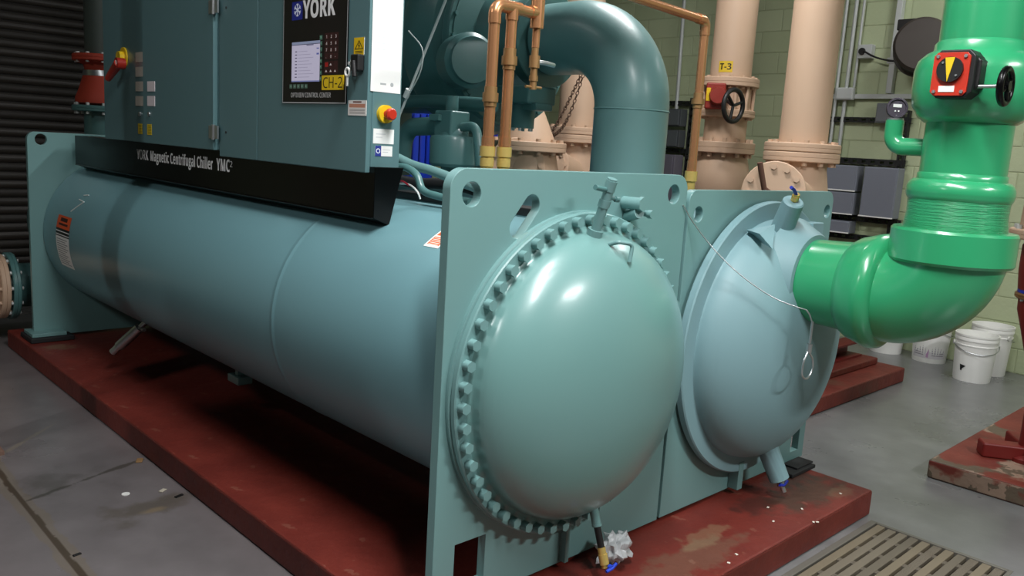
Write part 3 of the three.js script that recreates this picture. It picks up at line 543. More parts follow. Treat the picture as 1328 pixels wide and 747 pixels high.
{ // drive cabinet
  const xf = 1.755, t = thing('drive_cabinet', 'tall teal drive cabinet with a red and yellow disconnect handle', 'cabinet', [1.84, 1.49, -4.6]);
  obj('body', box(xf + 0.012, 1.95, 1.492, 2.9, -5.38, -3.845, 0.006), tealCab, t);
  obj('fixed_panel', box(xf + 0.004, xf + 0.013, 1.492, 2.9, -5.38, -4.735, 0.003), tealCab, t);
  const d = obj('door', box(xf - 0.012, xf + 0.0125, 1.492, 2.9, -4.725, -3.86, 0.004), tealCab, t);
  for (const py of [8, 172]) { const y = at(286, py, 'x', xf).y; obj('hinge', [cyl(V(xf - 0.014, y - 0.035, -3.852), V(xf - 0.014, y + 0.035, -3.852), 0.009, 12), box(xf - 0.016, xf - 0.01, y - 0.03, y + 0.03, -3.9, -3.855), box(xf - 0.016, xf - 0.008, y - 0.03, y + 0.03, -3.85, -3.81)], steel, d); }
  const h = at(160, 75, 'x', xf);
  obj('handle_escutcheon', [cyl(V(xf - 0.004, h.y, h.z), V(xf + 0.008, h.y, h.z), 0.058, 28), cyl(V(xf - 0.03, h.y, h.z), V(xf, h.y, h.z), 0.034, 28)], yellow, t);
  const hb = at(154, 82, 'x', xf - 0.05), he = at(140, 102, 'x', xf - 0.06);
  const hd = obj('disconnect_handle', [cyl(V(xf - 0.065, hb.y, hb.z), V(xf - 0.02, hb.y, hb.z), 0.03, 24), sweep([hb, hb.clone().lerp(he, 0.5), he], (u) => 0.026 - 0.008 * u, 16)], redPaint, t);
  obj('index_mark', box(xf - 0.0675, xf - 0.0655, hb.y - 0.012, hb.y + 0.014, hb.z - 0.006, hb.z + 0.006), white, hd);
  const tagM = M(0xb9b2a8, 0.5), tagP = M(0xd8cfd2, 0.5);
  for (const [px, py, m] of [[180, 74, tagM], [180, 93, tagM], [180, 112, tagM], [180, 131, tagM]]) { const p = at(px, py, 'x', xf); obj('nameplate', box(xf + 0.002, xf + 0.005, p.y - 0.026, p.y + 0.026, p.z - 0.055, p.z + 0.055), m, t); }
  for (const [px, py] of [[196, 112], [196, 131]]) { const p = at(px, py, 'x', xf - 0.013); obj('nameplate', box(xf - 0.0145, xf - 0.0115, p.y - 0.026, p.y + 0.026, p.z - 0.05, p.z + 0.05), tagP, d); }
  for (const [px, py, x, par] of [[182, 148, xf + 0.004, t], [194, 148, xf - 0.012, d]]) { const p = at(px, py, 'x', x); obj('key_lock', cyl(V(x - 0.008, p.y, p.z), V(x, p.y, p.z), 0.012, 16), steel, par); }
  for (const [px, py, x, par] of [[182, 167, xf + 0.004, t], [194, 168, xf - 0.012, d]]) { const p = at(px, py, 'x', x); const tx = canvasTex(64, 96, (c) => { c.fillStyle = '#d6b81e'; c.fillRect(0, 0, 64, 96); c.fillStyle = '#4d420c'; for (let y = 12; y < 90; y += 14) c.fillRect(8, y, 48, 5); }); obj('hazard_label', box(x - 0.0015, x, p.y - 0.028, p.y + 0.028, p.z - 0.03, p.z + 0.03), M(0xffffff, 0.5, { map: tx }), par); }
}
{ // control cabinet
  const xf = 1.76, ze = -2.615, t = thing('control_cabinet', 'teal control cabinet with a black operator panel and touch screen', 'cabinet', [1.84, 1.465, -3.2]);
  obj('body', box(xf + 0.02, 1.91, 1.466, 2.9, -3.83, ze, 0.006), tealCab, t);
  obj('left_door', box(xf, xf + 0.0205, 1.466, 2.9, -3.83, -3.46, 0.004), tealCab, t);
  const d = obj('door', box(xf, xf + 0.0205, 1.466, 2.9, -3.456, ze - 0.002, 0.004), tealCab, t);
  for (const py of [9, 172]) { const p = at(300, py, 'x', xf); put('rivet', hex(0.006, 0.004), black, d, V(xf - 0.001, p.y, -3.76), quatTo(V(1, 0, 0))); }
  // operator panel print
  const W = 1000, H = 960, top = -17, bot = 134, U = (px) => (px - 369) / 83.5 * W, Y = (py) => (py - top) / (bot - top) * H;
  const print = canvasTex(W, H, (c) => {
    c.fillStyle = '#0c0c0e'; c.fillRect(0, 0, W, H); c.strokeStyle = '#b9bcbd'; c.lineWidth = 9; c.strokeRect(5, 5, W - 10, H - 10);
    c.fillStyle = '#1c2a8c'; c.fillRect(U(381), Y(5), U(395.5) - U(381), Y(28) - Y(5));
    c.strokeStyle = '#eef2ff'; c.lineWidth = 13; const cx = U(388.5), cy = Y(15.5);
    for (let k = 0; k < 3; k++) { const a = k * Math.PI / 3 + Math.PI / 2; c.beginPath(); c.moveTo(cx - Math.cos(a) * 56, cy - Math.sin(a) * 52); c.lineTo(cx + Math.cos(a) * 56, cy + Math.sin(a) * 52); c.stroke(); }
    c.lineWidth = 9; for (let k = 0; k < 6; k++) { const a = k * Math.PI / 3 + Math.PI / 2, x = cx + Math.cos(a) * 34, y = cy + Math.sin(a) * 32; for (const s of [-0.8, 0.8]) { c.beginPath(); c.moveTo(x, y); c.lineTo(x + Math.cos(a + s) * 24, y + Math.sin(a + s) * 24); c.stroke(); } }
    const fit = (s, x0, x1, yb, h, col, wgt = 'bold') => { c.save(); c.fillStyle = col; c.font = wgt + ' 100px sans-serif'; const w = c.measureText(s).width; c.translate(x0, yb); c.scale((x1 - x0) / w, h / 73); c.fillText(s, 0, 0); c.restore(); };
    fit('YORK', U(396), U(437), Y(27), Y(27) - Y(4.5), '#f4f4f4', '900');
    fit('OPTIVIEW CONTROL CENTER', U(381), U(434), Y(126.5), Y(126.5) - Y(120.5), '#e4e4e4', 'normal');
    // membrane keys
    c.fillStyle = '#55806f'; for (let k = 0; k < 8; k++) { c.fillRect(U(418.5), Y(50 + k * 7.2), U(422) - U(418.5), Y(55.4) - Y(50)); }
    c.fillStyle = '#7fb09c'; for (let k = 0; k < 8; k++) c.fillRect(U(419.6), Y(51.5 + k * 7.2), U(420.9) - U(419.6), Y(53.4) - Y(51.5));
    for (let k = 0; k < 5; k++) { c.fillStyle = '#5c7a6c'; c.fillRect(U(379 + k * 5.2), Y(109.5), U(383) - U(379), Y(115) - Y(109.5)); c.fillStyle = '#8fae9f'; c.fillRect(U(380.2 + k * 5.2), Y(111), U(381.6) - U(380.2), Y(113.4) - Y(111)); }
    c.fillStyle = '#3a1a1c'; c.fillRect(U(425), Y(48), U(442) - U(425), Y(80) - Y(48)); c.fillRect(U(425), Y(82), U(442) - U(425), Y(97) - Y(82));
    c.strokeStyle = '#0c0c0e'; c.lineWidth = 5; for (let k = 1; k < 4; k++) { c.beginPath(); c.moveTo(U(425), Y(48 + k * 8)); c.lineTo(U(442), Y(48 + k * 8)); c.stroke(); }
    for (const x of [430.7, 436.3]) { c.beginPath(); c.moveTo(U(x), Y(48)); c.lineTo(U(x), Y(97)); c.stroke(); }
    c.fillStyle = '#e8e2e0'; const keys = ['123', '456', '789', '.0-']; c.font = 'bold 34px sans-serif';
    for (let r = 0; r < 4; r++) for (let k = 0; k < 3; k++) c.fillText(keys[r][k], U(426.6 + k * 5.7), Y(54.4 + r * 8));
    c.fillStyle = '#b02020'; c.fillRect(U(426), Y(83.5), U(430) - U(426), Y(89) - Y(83.5)); c.fillStyle = '#e8e2e0';
    for (const [x, y] of [[433, 86], [427.5, 94], [433, 94], [438.5, 94]]) { c.beginPath(); c.moveTo(U(x - 1.4), Y(y + 1.4)); c.lineTo(U(x + 1.4), Y(y + 1.4)); c.lineTo(U(x), Y(y - 1.6)); c.fill(); }
  });
  const z0 = -3.231, z1 = -2.752, y0 = 1.714, y1 = 2.176, g = box(xf - 0.005, xf, y0, y1, z0, z1);
  obj('operator_panel', g, [blackGloss, Phys(0xffffff, 0.35, { map: print, clearcoat: 0.3, clearcoatRoughness: 0.2 }), blackGloss, blackGloss, blackGloss, blackGloss], d);
  const Zp = (px) => at(px, 60, 'x', xf).z, Yp = (py) => at(410, py, 'x', xf).y;
  const scr = canvasTex(360, 400, (c) => {
    c.fillStyle = '#c9c4dc'; c.fillRect(0, 0, 360, 400); c.fillStyle = '#8d97b4'; c.fillRect(0, 0, 360, 26); c.fillStyle = '#3a3d58'; c.fillRect(0, 26, 360, 6); c.fillStyle = '#55587a'; c.fillRect(190, 34, 90, 8);
    c.fillStyle = '#4a4560'; for (let k = 0; k < 9; k++) { c.fillRect(44, 92 + k * 32, 26, 9); c.fillStyle = '#a39db8'; c.fillRect(84, 94 + k * 32, 120 + (k * 37) % 90, 5); c.fillStyle = '#4a4560'; }
    c.fillStyle = '#5661a8'; c.fillRect(318, 70, 30, 10); c.fillRect(318, 120, 30, 16); c.fillStyle = '#7f86b8'; c.fillRect(0, 388, 360, 12);
  });
  const scm = new THREE.MeshStandardMaterial({ color: 0x222226, roughness: 0.3, emissive: 0xffffff, emissiveMap: scr, emissiveIntensity: 0.62 });
  obj('screen', box(xf - 0.0065, xf - 0.005, Yp(106), Yp(53), Zp(380.5), Zp(417), 0), [black, scm, black, black, black, black], d);
  const ch = canvasTex(256, 160, (c) => { c.fillStyle = '#e6c420'; c.fillRect(0, 0, 256, 160); c.save(); c.fillStyle = '#33260c'; c.font = '100px sans-serif'; const w = c.measureText('CH-2').width; c.translate(8, 138); c.scale(240 / w, 1.62); c.fillText('CH-2', 0, 0); c.restore(); });
  obj('equipment_tag', box(xf - 0.0075, xf - 0.005, Yp(117), Yp(98.5), Zp(420.5), Zp(448.8)), [yellow, M(0xffffff, 0.5, { map: ch }), yellow, yellow, yellow, yellow], d).userData.label = 'yellow tag with black letters CH-2';
  const tri = canvasTex(96, 128, (c) => { c.fillStyle = '#e2bb12'; c.fillRect(0, 0, 96, 128); c.strokeStyle = '#46370a'; c.lineWidth = 7; c.beginPath(); c.moveTo(48, 24); c.lineTo(84, 84); c.lineTo(12, 84); c.closePath(); c.stroke(); c.beginPath(); c.moveTo(50, 40); c.lineTo(42, 60); c.lineTo(54, 60); c.lineTo(46, 78); c.stroke(); c.fillStyle = '#46370a'; c.fillRect(14, 98, 68, 6); c.fillRect(14, 110, 68, 6); });
  const st = (n, px, py, w, h, map, lab) => { const p = at(px, py, 'x', xf); const o = obj(n, box(xf - 0.0015, xf, p.y - h / 2, p.y + h / 2, p.z - w / 2, p.z + w / 2), [white, M(0xffffff, 0.5, { map }), white, white, white, white], d); if (lab) o.userData.label = lab; };
  st('hazard_label', 466, 60, 0.066, 0.062, tri, 'yellow electrical hazard label');
  st('caution_label', 463.5, 140, 0.12, 0.055, canvasTex(128, 96, (c) => { c.fillStyle = '#e8e4e0'; c.fillRect(0, 0, 128, 96); c.fillStyle = '#6a3b34'; c.fillRect(34, 6, 60, 9); c.fillStyle = '#c58a72'; c.fillRect(8, 22, 112, 24); c.fillStyle = '#8a8480'; for (let y = 54; y < 90; y += 9) c.fillRect(10, y, 108, 4); }));
  const lp = at(469, 82, 'x', xf);
  obj('latch', [box(xf - 0.03, xf, lp.y - 0.03, lp.y + 0.03, lp.z - 0.03, lp.z + 0.02, 0.006), sweep([V(xf - 0.034, lp.y + 0.005, lp.z), V(xf - 0.036, lp.y - 0.05, lp.z + 0.01)], 0.009, 10)], black, d);
  const kp = at(461, 83, 'x', xf), lk = obj('lock', [cyl(V(xf - 0.012, kp.y, kp.z), V(xf, kp.y, kp.z), 0.021, 20), cyl(V(xf - 0.03, kp.y, kp.z), V(xf, kp.y, kp.z), 0.006, 8)], galv, d);
  obj('key', [new THREE.TorusGeometry(0.014, 0.005, 8, 18).rotateY(Math.PI / 2).translate(xf - 0.03, kp.y - 0.032, kp.z - 0.004), box(xf - 0.033, xf - 0.028, kp.y - 0.082, kp.y - 0.042, kp.z - 0.008, kp.z)], white, lk);
  // end face towards the end plates
  const side = (px, py) => at(px, py, 'z', ze), sst = (n, x0, x1, y0, y1, map, lab) => { const o = obj(n, box(x0, x1, y0, y1, ze, ze + 0.0015), [white, white, white, white, M(0xffffff, 0.5, { map }), white], t); if (lab) o.userData.label = lab; };
  sst('printed_sheet', side(482, 60).x, side(521, 60).x, side(500, 120).y, 2.25, canvasTex(256, 900, (c) => { c.fillStyle = '#f0f0ee'; c.fillRect(0, 0, 256, 900); c.fillStyle = '#55575a'; c.fillRect(70, 250, 60, 10); c.fillRect(170, 262, 40, 8); c.fillStyle = '#cfd2d3'; for (let k = 0; k < 6; k++) c.fillRect(20, 420 + k * 40, 120, 4); c.fillStyle = '#a8acae'; c.fillRect(80, 840, 50, 12); c.beginPath(); c.arc(180, 846, 14, 0, 7); c.fill(); }), 'white printed sheet on the cabinet end');
  const es = side(498, 148);
  obj('emergency_stop_plate', cyl(V(es.x, es.y, ze), V(es.x, es.y, ze + 0.018), 0.033, 32), yellow, t);
  obj('emergency_stop_button', lathe([[0, 0], [0.014, 0], [0.014, 0.014], [0.021, 0.02], [0.022, 0.034], [0.017, 0.04], [0, 0.04]], V(es.x, es.y, ze + 0.016), V(0, 0, 1), 28, 0.6), redValve, t);
  const l1 = side(497, 177); sst('white_label', l1.x - 0.045, l1.x + 0.047, l1.y - 0.027, l1.y + 0.027, canvasTex(128, 64, (c) => { c.fillStyle = '#f2f2f0'; c.fillRect(0, 0, 128, 64); c.fillStyle = '#d7d9da'; c.fillRect(16, 20, 60, 5); c.fillRect(16, 34, 40, 5); }));
  const l2 = side(497, 196); sst('approval_label', l2.x - 0.037, l2.x + 0.04, l2.y - 0.019, l2.y + 0.019, canvasTex(128, 64, (c) => { c.fillStyle = '#eeeeec'; c.fillRect(0, 0, 128, 64); c.fillStyle = '#29378c'; c.fillRect(0, 0, 44, 64); c.strokeStyle = '#f4f4f4'; c.lineWidth = 5; c.beginPath(); c.arc(22, 32, 13, 0, 7); c.stroke(); c.fillStyle = '#c3c6c8'; c.fillRect(56, 22, 56, 4); c.fillRect(56, 36, 40, 4); }));
}

// ================================================================ COMPRESSOR AND SUCTION PIPE
{
  const t = thing('suction_pipe', 'thick teal pipe bend arching from the evaporator into the compressor', 'pipe', [3.3, 1.3, -2.63]);
  obj('bend', sweep(arcPath([V(3.3, 1.25, -2.63), V(3.3, 2.16, -2.63), V(3.3, 2.16, -3.2)], 0.36, 28), 0.182, 56, false), teal, t);
  obj('weld_seam', [new THREE.TorusGeometry(0.182, 0.004, 8, 56).rotateX(Math.PI / 2).translate(3.3, 1.8, -2.63)], teal, t);
  obj('shell_collar', lathe([[0.182, 1.33], [0.225, 1.34], [0.225, 1.37], [0.182, 1.39]], V(3.3, 0, -2.63), UP, 48, 0.5), teal, t);
}
{
  const t = thing('compressor', 'shade-darkened teal centrifugal compressor with a round ribbed casing above the vessels', 'compressor', [3.3, 1.36, -3.9]), c = V(3.3, 2.16, 0), Z = V(0, 0, 1);
  obj('volute', lathe([[0, -3.95], [0.4, -3.95], [0.47, -3.9], [0.51, -3.82], [0.515, -3.7], [0.49, -3.6], [0.44, -3.55], [0.43, -3.5], [0.3, -3.48], [0.26, -3.4], [0.2, -3.3], [0.18, -3.28]], c, Z, 80, 0.5), tealShaded, t);
  const rim = obj('rim_flange', lathe([[0.4, -3.56], [0.455, -3.56], [0.46, -3.55], [0.46, -3.515], [0.455, -3.505], [0.4, -3.505]], c, Z, 80, 0.4), tealShaded, t);
  boltRing(rim, V(3.3, 2.16, -3.5), Z, 0.43, 24, 0.012, 0.02, tealShaded);
  obj('inlet_flange', lathe([[0.16, -3.29], [0.25, -3.29], [0.25, -3.22], [0.245, -3.215], [0.16, -3.215]], c, Z, 56, 0.4), tealShaded, t);
  obj('motor_housing', lathe([[0, -5.2], [0.36, -5.2], [0.4, -5.15], [0.4, -4.0], [0.44, -3.98], [0.44, -3.92], [0, -3.92]], c, Z, 64, 0.5), tealShaded, t);
  const q = at(682, 128, 'x', 3.1);
  const vb = obj('guide_vane_box', [box(q.x - 0.1, q.x + 0.1, q.y - 0.03, q.y + 0.06, q.z - 0.16, q.z + 0.12, 0.012), cyl(V(q.x, q.y - 0.15, q.z - 0.02), V(q.x, q.y - 0.02, q.z - 0.02), 0.065, 28), box(q.x - 0.06, q.x + 0.06, q.y - 0.06, q.y - 0.025, q.z + 0.04, q.z + 0.14, 0.008)], tealShaded, t);
  boltRing(vb, V(q.x, q.y - 0.15, q.z - 0.02), UP, 0.055, 6, 0.009, 0.03, galv);
  const r = at(612, 78, 'x', 2.86);
  obj('sight_port', lathe([[0.14, -0.16], [0.14, -0.02], [0.12, 0.0], [0.115, 0.02], [0, 0.03]], V(r.x, r.y, r.z), V(-0.35, 0, 0.94), 36, 0.5), tealShaded, t);
  obj('support_leg', box(3.15, 3.45, 1.355, 1.8, -4.7, -4.6), tealShaded, t); obj('support_leg', box(3.15, 3.45, 1.355, 1.75, -3.9, -3.8), tealShaded, t);
}
{ // oil and refrigerant lines between the vessels
  const t = thing('refrigerant_line', 'shade-darkened teal refrigerant pipe with an elbow and filter canister beside the cabinet', 'pipe', [2.62, 1.34, -3.2]);
  const x = 2.62;
  obj('elbow_line', sweep(arcPath([V(x, at(524, 205, 'x', x).y, at(522, 200, 'x', x).z), V(x, at(530, 165, 'x', x).y, at(526, 165, 'x', x).z), V(x, at(580, 163, 'x', x).y, at(580, 163, 'x', x).z)], 0.1, 14), 0.045, 24), tealShaded, t);
  const b = at(580, 163, 'x', x);
  obj('valve_block', [box(x - 0.06, x + 0.06, b.y - 0.07, b.y + 0.07, b.z - 0.03, b.z + 0.1, 0.012), cyl(V(x, b.y + 0.06, b.z + 0.03), V(x, b.y + 0.14, b.z + 0.03), 0.03, 20), box(x - 0.08, x + 0.08, b.y + 0.02, b.y + 0.05, b.z - 0.045, b.z + 0.03, 0.004)], tealShaded, t);
  const c = at(588, 192, 'x', x);
  const can = obj('filter_canister', lathe([[0, c.y - 0.09], [0.1, c.y - 0.09], [0.112, c.y - 0.075], [0.115, c.y + 0.04], [0.108, c.y + 0.055], [0.07, c.y + 0.06], [0.05, c.y + 0.09], [0.04, c.y + 0.1]], V(x, 0, c.z), UP, 40, 0.5), tealShaded, t);
  obj('canister_neck', cyl(V(x, 1.25, c.z), V(x, c.y - 0.08, c.z), 0.05), tealShaded, t);
  obj('upper_line', sweep(arcPath([at(515, 132, 'x', 2.75), at(560, 131, 'x', 2.75), at(640, 137, 'x', 2.75)], 0.05), 0.034, 20), tealShaded, t);
  const sm = at(635, 170, 'x', 2.75);
  obj('small_line', sweep(arcPath([at(600, 165, 'x', x), at(618, 163, 'x', x), at(622, 215, 'x', x)], 0.05), 0.022, 14), tealShaded, t);
}
{ // flexible hoses running over the condenser behind the control cabinet
  const hoses = [
    ['flexible_hose', 'pale teal hose slanting over the condenser behind the end plate', [[516, 205], [535, 214], [562, 222], [598, 236], [640, 252]], 0.020, teal, 2.14],
    ['flexible_hose', 'thick dark grey hose lying under the pale teal hose', [[514, 232], [540, 238], [565, 238], [600, 242], [640, 256]], 0.024, blackRubber, 2.32],
    ['flexible_hose', 'thin dark teal hose curling beside the cabinet bottom', [[514, 216], [528, 218], [541, 228], [548, 246], [570, 255], [610, 262]], 0.015, tealShaded, 2.05],
  ];
  for (const [n, l, pts, r, m, xh] of hoses) { tag(obj(n, sweep(curve(pts.map(([a, b], i) => at(a, b, 'x', xh)), 30), r, 14), m), l, 'hose'); }
  const w = thing('cable_bundle', 'black cable tray with loose red and white wires over the condenser', 'cables', [2.2, 1.34, -2.4]);
  const a = at(518, 262, 'x', 2.22), b = at(600, 262, 'x', 2.22);
  obj('tray', box(2.17, 2.27, 1.345, 1.375, a.z, -1.9, 0.005), black, w);
  obj('white_wire', sweep(curve([at(518, 238, 'x', 2.17), at(532, 240, 'x', 2.15), at(542, 250, 'x', 2.14), at(545, 258, 'x', 2.15)], 20), 0.004, 8), white, w);
  obj('red_wire', sweep(curve([at(516, 234, 'x', 2.17), at(524, 236, 'x', 2.15), at(531, 241, 'x', 2.15)], 14), 0.004, 8), M(0xb01c30, 0.5), w);
  const rp = thing('support_rod', 'slim grey steel rod with a thin wire leaning beside the cabinet', 'rod', [2.3, 1.36, -3.0]);
  const p0 = at(518, 150, 'x', 2.35), p1 = at(562, 40, 'x', 2.35);
  obj('rod', sweep([V(2.35, 1.36, p0.z - 0.1), p0, p1, p1.clone().add(p1.clone().sub(p0).multiplyScalar(0.4))], 0.006, 10), galv, rp);
  obj('wire', sweep(curve([at(529, 125, 'x', 2.34), at(546, 90, 'x', 2.33), at(548, 65, 'x', 2.33), at(530, 40, 'x', 2.33)], 20), 0.003, 8), galv, rp);
  obj('clamp', cyl(at(526, 126, 'x', 2.345), at(530, 116, 'x', 2.345), 0.014, 12), galv, rp);
}
// ================================================================ COPPER LINES
{
  const z = -2.1, t = thing('copper_piping', 'bright copper pipe risers and crossover with brass unions behind the end plate', 'pipe', [2.5, 1.4, z]);
  const X1 = 1.892, X2 = 1.968, X3 = 2.086, X4 = 3.08, Y = (px, py) => at(px, py, 'z', z).y, r = 0.0185;
  const yH = 2.045, yT = 2.16;
  obj('riser', cyl(V(X1, 1.4, z), V(X1, yH - 0.03, z), r, 24), copper, t);
  obj('riser', cyl(V(X2, 1.4, z), V(X2, yH, z), r, 24), copper, t);
  obj('elbow', sweep(arcPath([V(X1, yH - 0.06, z), V(X1, yH, z), V(X2, yH, z)], 0.03, 12), 0.021, 24), copper, t);
  obj('tee', [cyl(V(X2 - 0.035, yH, z), V(X2 + 0.035, yH, z), 0.0215, 24), cyl(V(X2, yH - 0.04, z), V(X2, yH, z), 0.0215, 24)], copper, t);
  obj('crossover', cyl(V(X2, yH, z), V(X3, yH - 0.004, z), r, 24), copper, t);
  obj('tee', [cyl(V(X3, yH - 0.05, z), V(X3, yH + 0.05, z), 0.0235, 24), cyl(V(X3 - 0.035, yH, z), V(X3, yH, z), 0.0215, 24)], copper, t);
  obj('upper_run', sweep(arcPath([V(X3, yH, z), V(X3, 2.19, z), V(2.2, yT + 0.03, z), V(X4, yT, z), V(X4, 1.35, z)], [0.04, 0.02, 0.03], 10), r, 24), copper, t);
  for (const px of [905]) obj('elbow', sweep(arcPath([V(X4 - 0.06, yT + 0.002, z), V(X4, yT, z), V(X4, yT - 0.06, z)], 0.032, 12), 0.0215, 24), copper, t);
  const ring = (x, y0, y1, rr, m = copper, n = 24, name = 'union') => obj(name, cyl(V(x, y0, z), V(x, y1, z), rr, n), m, t);
  // unions and solder sockets
  ring(X1, Y(634, 132), Y(634, 120), 0.0265, bronze, 8); ring(X1, Y(634, 138), Y(634, 112), 0.0215, bronze); ring(X1, Y(634, 190), Y(634, 178), 0.022, copper, 24, 'socket');
  ring(X2, Y(656, 84), Y(656, 72), 0.0265, bronze, 8); ring(X2, Y(656, 90), Y(656, 62), 0.0215, bronze); ring(X2, Y(655, 190), Y(655, 178), 0.022, copper, 24, 'socket');
  for (const x of [X1, X2]) { ring(x, 1.4, Y(640, 191), 0.0205, brass, 24, 'brass_fitting'); ring(x, Y(640, 203), Y(640, 190), 0.026, brass, 8, 'brass_nut'); ring(x, Y(640, 216), Y(640, 205), 0.0235, brass, 24, 'brass_ring'); }
  ring(X4, Y(903, 135), Y(903, 128), 0.029, bronze, 8); ring(X4, Y(903, 140), Y(903, 120), 0.0215, bronze); ring(X4, Y(898, 222), Y(898, 208), 0.021, copper, 24, 'socket');
  ring(X4, 1.4, Y(897, 222), 0.021, brass, 24, 'brass_fitting'); ring(X4, Y(897, 235), Y(897, 222), 0.028, brass, 8, 'brass_nut');
  ring(X3, Y(694, 62), yH - 0.04, 0.0135, copper, 20, 'drop'); 
  // drain valve on the drop
  const dv = obj('drop_valve', [cyl(V(X3, Y(690, 116), z), V(X3, Y(694, 45), z), 0.0125, 20), cyl(V(X3, Y(692, 88), z), V(X3, Y(692, 72), z), 0.0185, 8), cyl(V(X3, Y(690, 105), z), V(X3, Y(690, 98), z), 0.0155, 16)], bronze, t);
  const yv = Y(692, 80);
  obj('lever', [sweep([V(X3 + 0.012, yv, z + 0.004), V(X3 + 0.04, yv, z + 0.012), V(X3 + 0.085, yv - 0.004, z + 0.012)], 0.008, 10)], steel, dv);
  obj('cross_pin', cyl(V(X3 - 0.035, Y(690, 113), z), V(X3 + 0.04, Y(690, 113), z), 0.005, 10), bronze, dv);
}
// ================================================================ BEIGE PUMP PIPEWORK
const BR = 0.162;
{
  const a = V(6.02, 0, -3.82), t = thing('beige_valve_pipe', 'beige riser pipe with a T-3 tag and a red geared valve with black handwheel', 'pipe', [a.x, 0.16, a.z]);
  const Y = (py, px = 945) => { const r = ray(px, py), c = camera.position, k = Math.hypot(a.x, a.z) / Math.hypot(r.x, r.z); return c.y + r.y * k; };
  obj('riser', cyl(V(a.x, Y(118), a.z), V(a.x, CEIL, a.z), BR, 48), beige, t);
  const f1 = Y(108), f2 = Y(148), f3 = Y(192);
  flange(t, V(a.x, f1, a.z), UP, 0.232, 0.07, 12, 0.018, beige, beige, 'flange', 0.015);
  flange(t, V(a.x, f2, a.z), UP, 0.222, 0.06, 12, 0.018, beige, beige, 'flange', 0.015);
  obj('valve_body', cyl(V(a.x, f2, a.z), V(a.x, f1, a.z), 0.185, 40), beige, t);
  const rods = []; for (let k = 0; k < 12; k++) { const an = (k + 0.4) / 12 * 6.283; rods.push(cyl(V(a.x + Math.cos(an) * 0.2, f2, a.z + Math.sin(an) * 0.2), V(a.x + Math.cos(an) * 0.2, f1, a.z + Math.sin(an) * 0.2), 0.014, 8)); }
  obj('tie_rods', rods, beige, t);
  obj('lower_spool', cyl(V(a.x, f3, a.z), V(a.x, f2, a.z), 0.168, 48), beige, t);
  flange(t, V(a.x, f3, a.z), UP, 0.25, 0.09, 12, 0.02, beige, beige, 'flange', 0.03);
  obj('long_radius_elbow', lathe([[0.17, f3], [0.2, f3 - 0.08], [0.23, f3 - 0.2], [0.235, f3 - 0.32], [0.19, f3 - 0.45], [0.17, 0.5], [0.17, 0.16]], V(a.x, 0, a.z), UP, 48, 1.0), beige, t);
  // geared operator facing the camera side
  const o = V(-0.84, 0, 0.54), [u] = [V(0.54, 0, 0.84)], g0 = V(a.x, (f1 + f2) / 2 + 0.0, a.z).addScaledVector(o, 0.2).addScaledVector(u, -0.1);
  const m4 = new THREE.Matrix4().makeBasis(u, UP, o.clone().multiplyScalar(1)).setPosition(g0);
  const gb = obj('gear_box', [new RoundedBoxGeometry(0.15, 0.2, 0.12, 2, 0.012).applyMatrix4(m4), new THREE.CylinderGeometry(0.06, 0.075, 0.1, 20).rotateX(Math.PI / 2).translate(0.02, 0, 0.09).applyMatrix4(m4)], M(0x8e2a1e, 0.5), t);
  obj('position_mark', new THREE.BoxGeometry(0.03, 0.1, 0.004).translate(-0.055, 0.01, 0.062).applyMatrix4(m4), yellow, gb);
  const wc = atDepth(951, 137, V(a.x, 1.95, a.z).sub(camera.position).dot(ray(664, 373.5)) - 0.45), wd = V(-0.08, 0, 1).normalize(), wq = new THREE.Quaternion().setFromUnitVectors(V(0, 0, 1), wd);
  obj('stem', sweep([g0.clone().addScaledVector(u, 0.05), wc], 0.014, 12), black, t);
  const wheel = obj('handwheel', new THREE.TorusGeometry(0.118, 0.018, 12, 36).applyQuaternion(wq).translate(wc.x, wc.y, wc.z), black, t);
  const sp = []; for (let k = 0; k < 3; k++) { const an = k * 2.094 + 0.3, d = V(Math.cos(an), Math.sin(an), 0).applyQuaternion(wq); sp.push(sweep([wc, wc.clone().addScaledVector(d, 0.118)], 0.012, 8)); }
  obj('spokes', sp, black, wheel);
  // painted T-3 tag wrapped on the riser
  const ty = Y(89), an0 = Math.atan2(0 - a.z, 0 - a.x), tex = canvasTex(128, 80, (c) => { c.fillStyle = '#d8b52c'; c.fillRect(0, 0, 128, 80); c.fillStyle = '#1d180c'; c.font = 'bold 62px sans-serif'; const w = c.measureText('T-3').width; c.save(); c.translate(8, 62); c.scale(112 / w, 1); c.fillText('T-3', 0, 0); c.restore(); });
  const pos = [], uv = [], idx = [], nn = 8; for (let i = 0; i <= nn; i++) for (let j = 0; j < 2; j++) { const an = an0 + 0.62 - 0.68 * i / nn; pos.push(a.x + Math.cos(an) * (BR + 0.002), ty - 0.043 + j * 0.086, a.z + Math.sin(an) * (BR + 0.002)); uv.push(i / nn, j); }
  for (let i = 0; i < nn; i++) { const k = i * 2; idx.push(k, k + 2, k + 1, k + 2, k + 3, k + 1); }
  const tg = new THREE.BufferGeometry(); tg.setAttribute('position', new THREE.Float32BufferAttribute(pos, 3)); tg.setAttribute('uv', new THREE.Float32BufferAttribute(uv, 2)); tg.setIndex(idx); tg.computeVertexNormals();
  obj('pipe_tag', tg, M(0xffffff, 0.5, { map: tex, side: THREE.DoubleSide }), t).userData.label = 'yellow tag with black letters T-3';
}
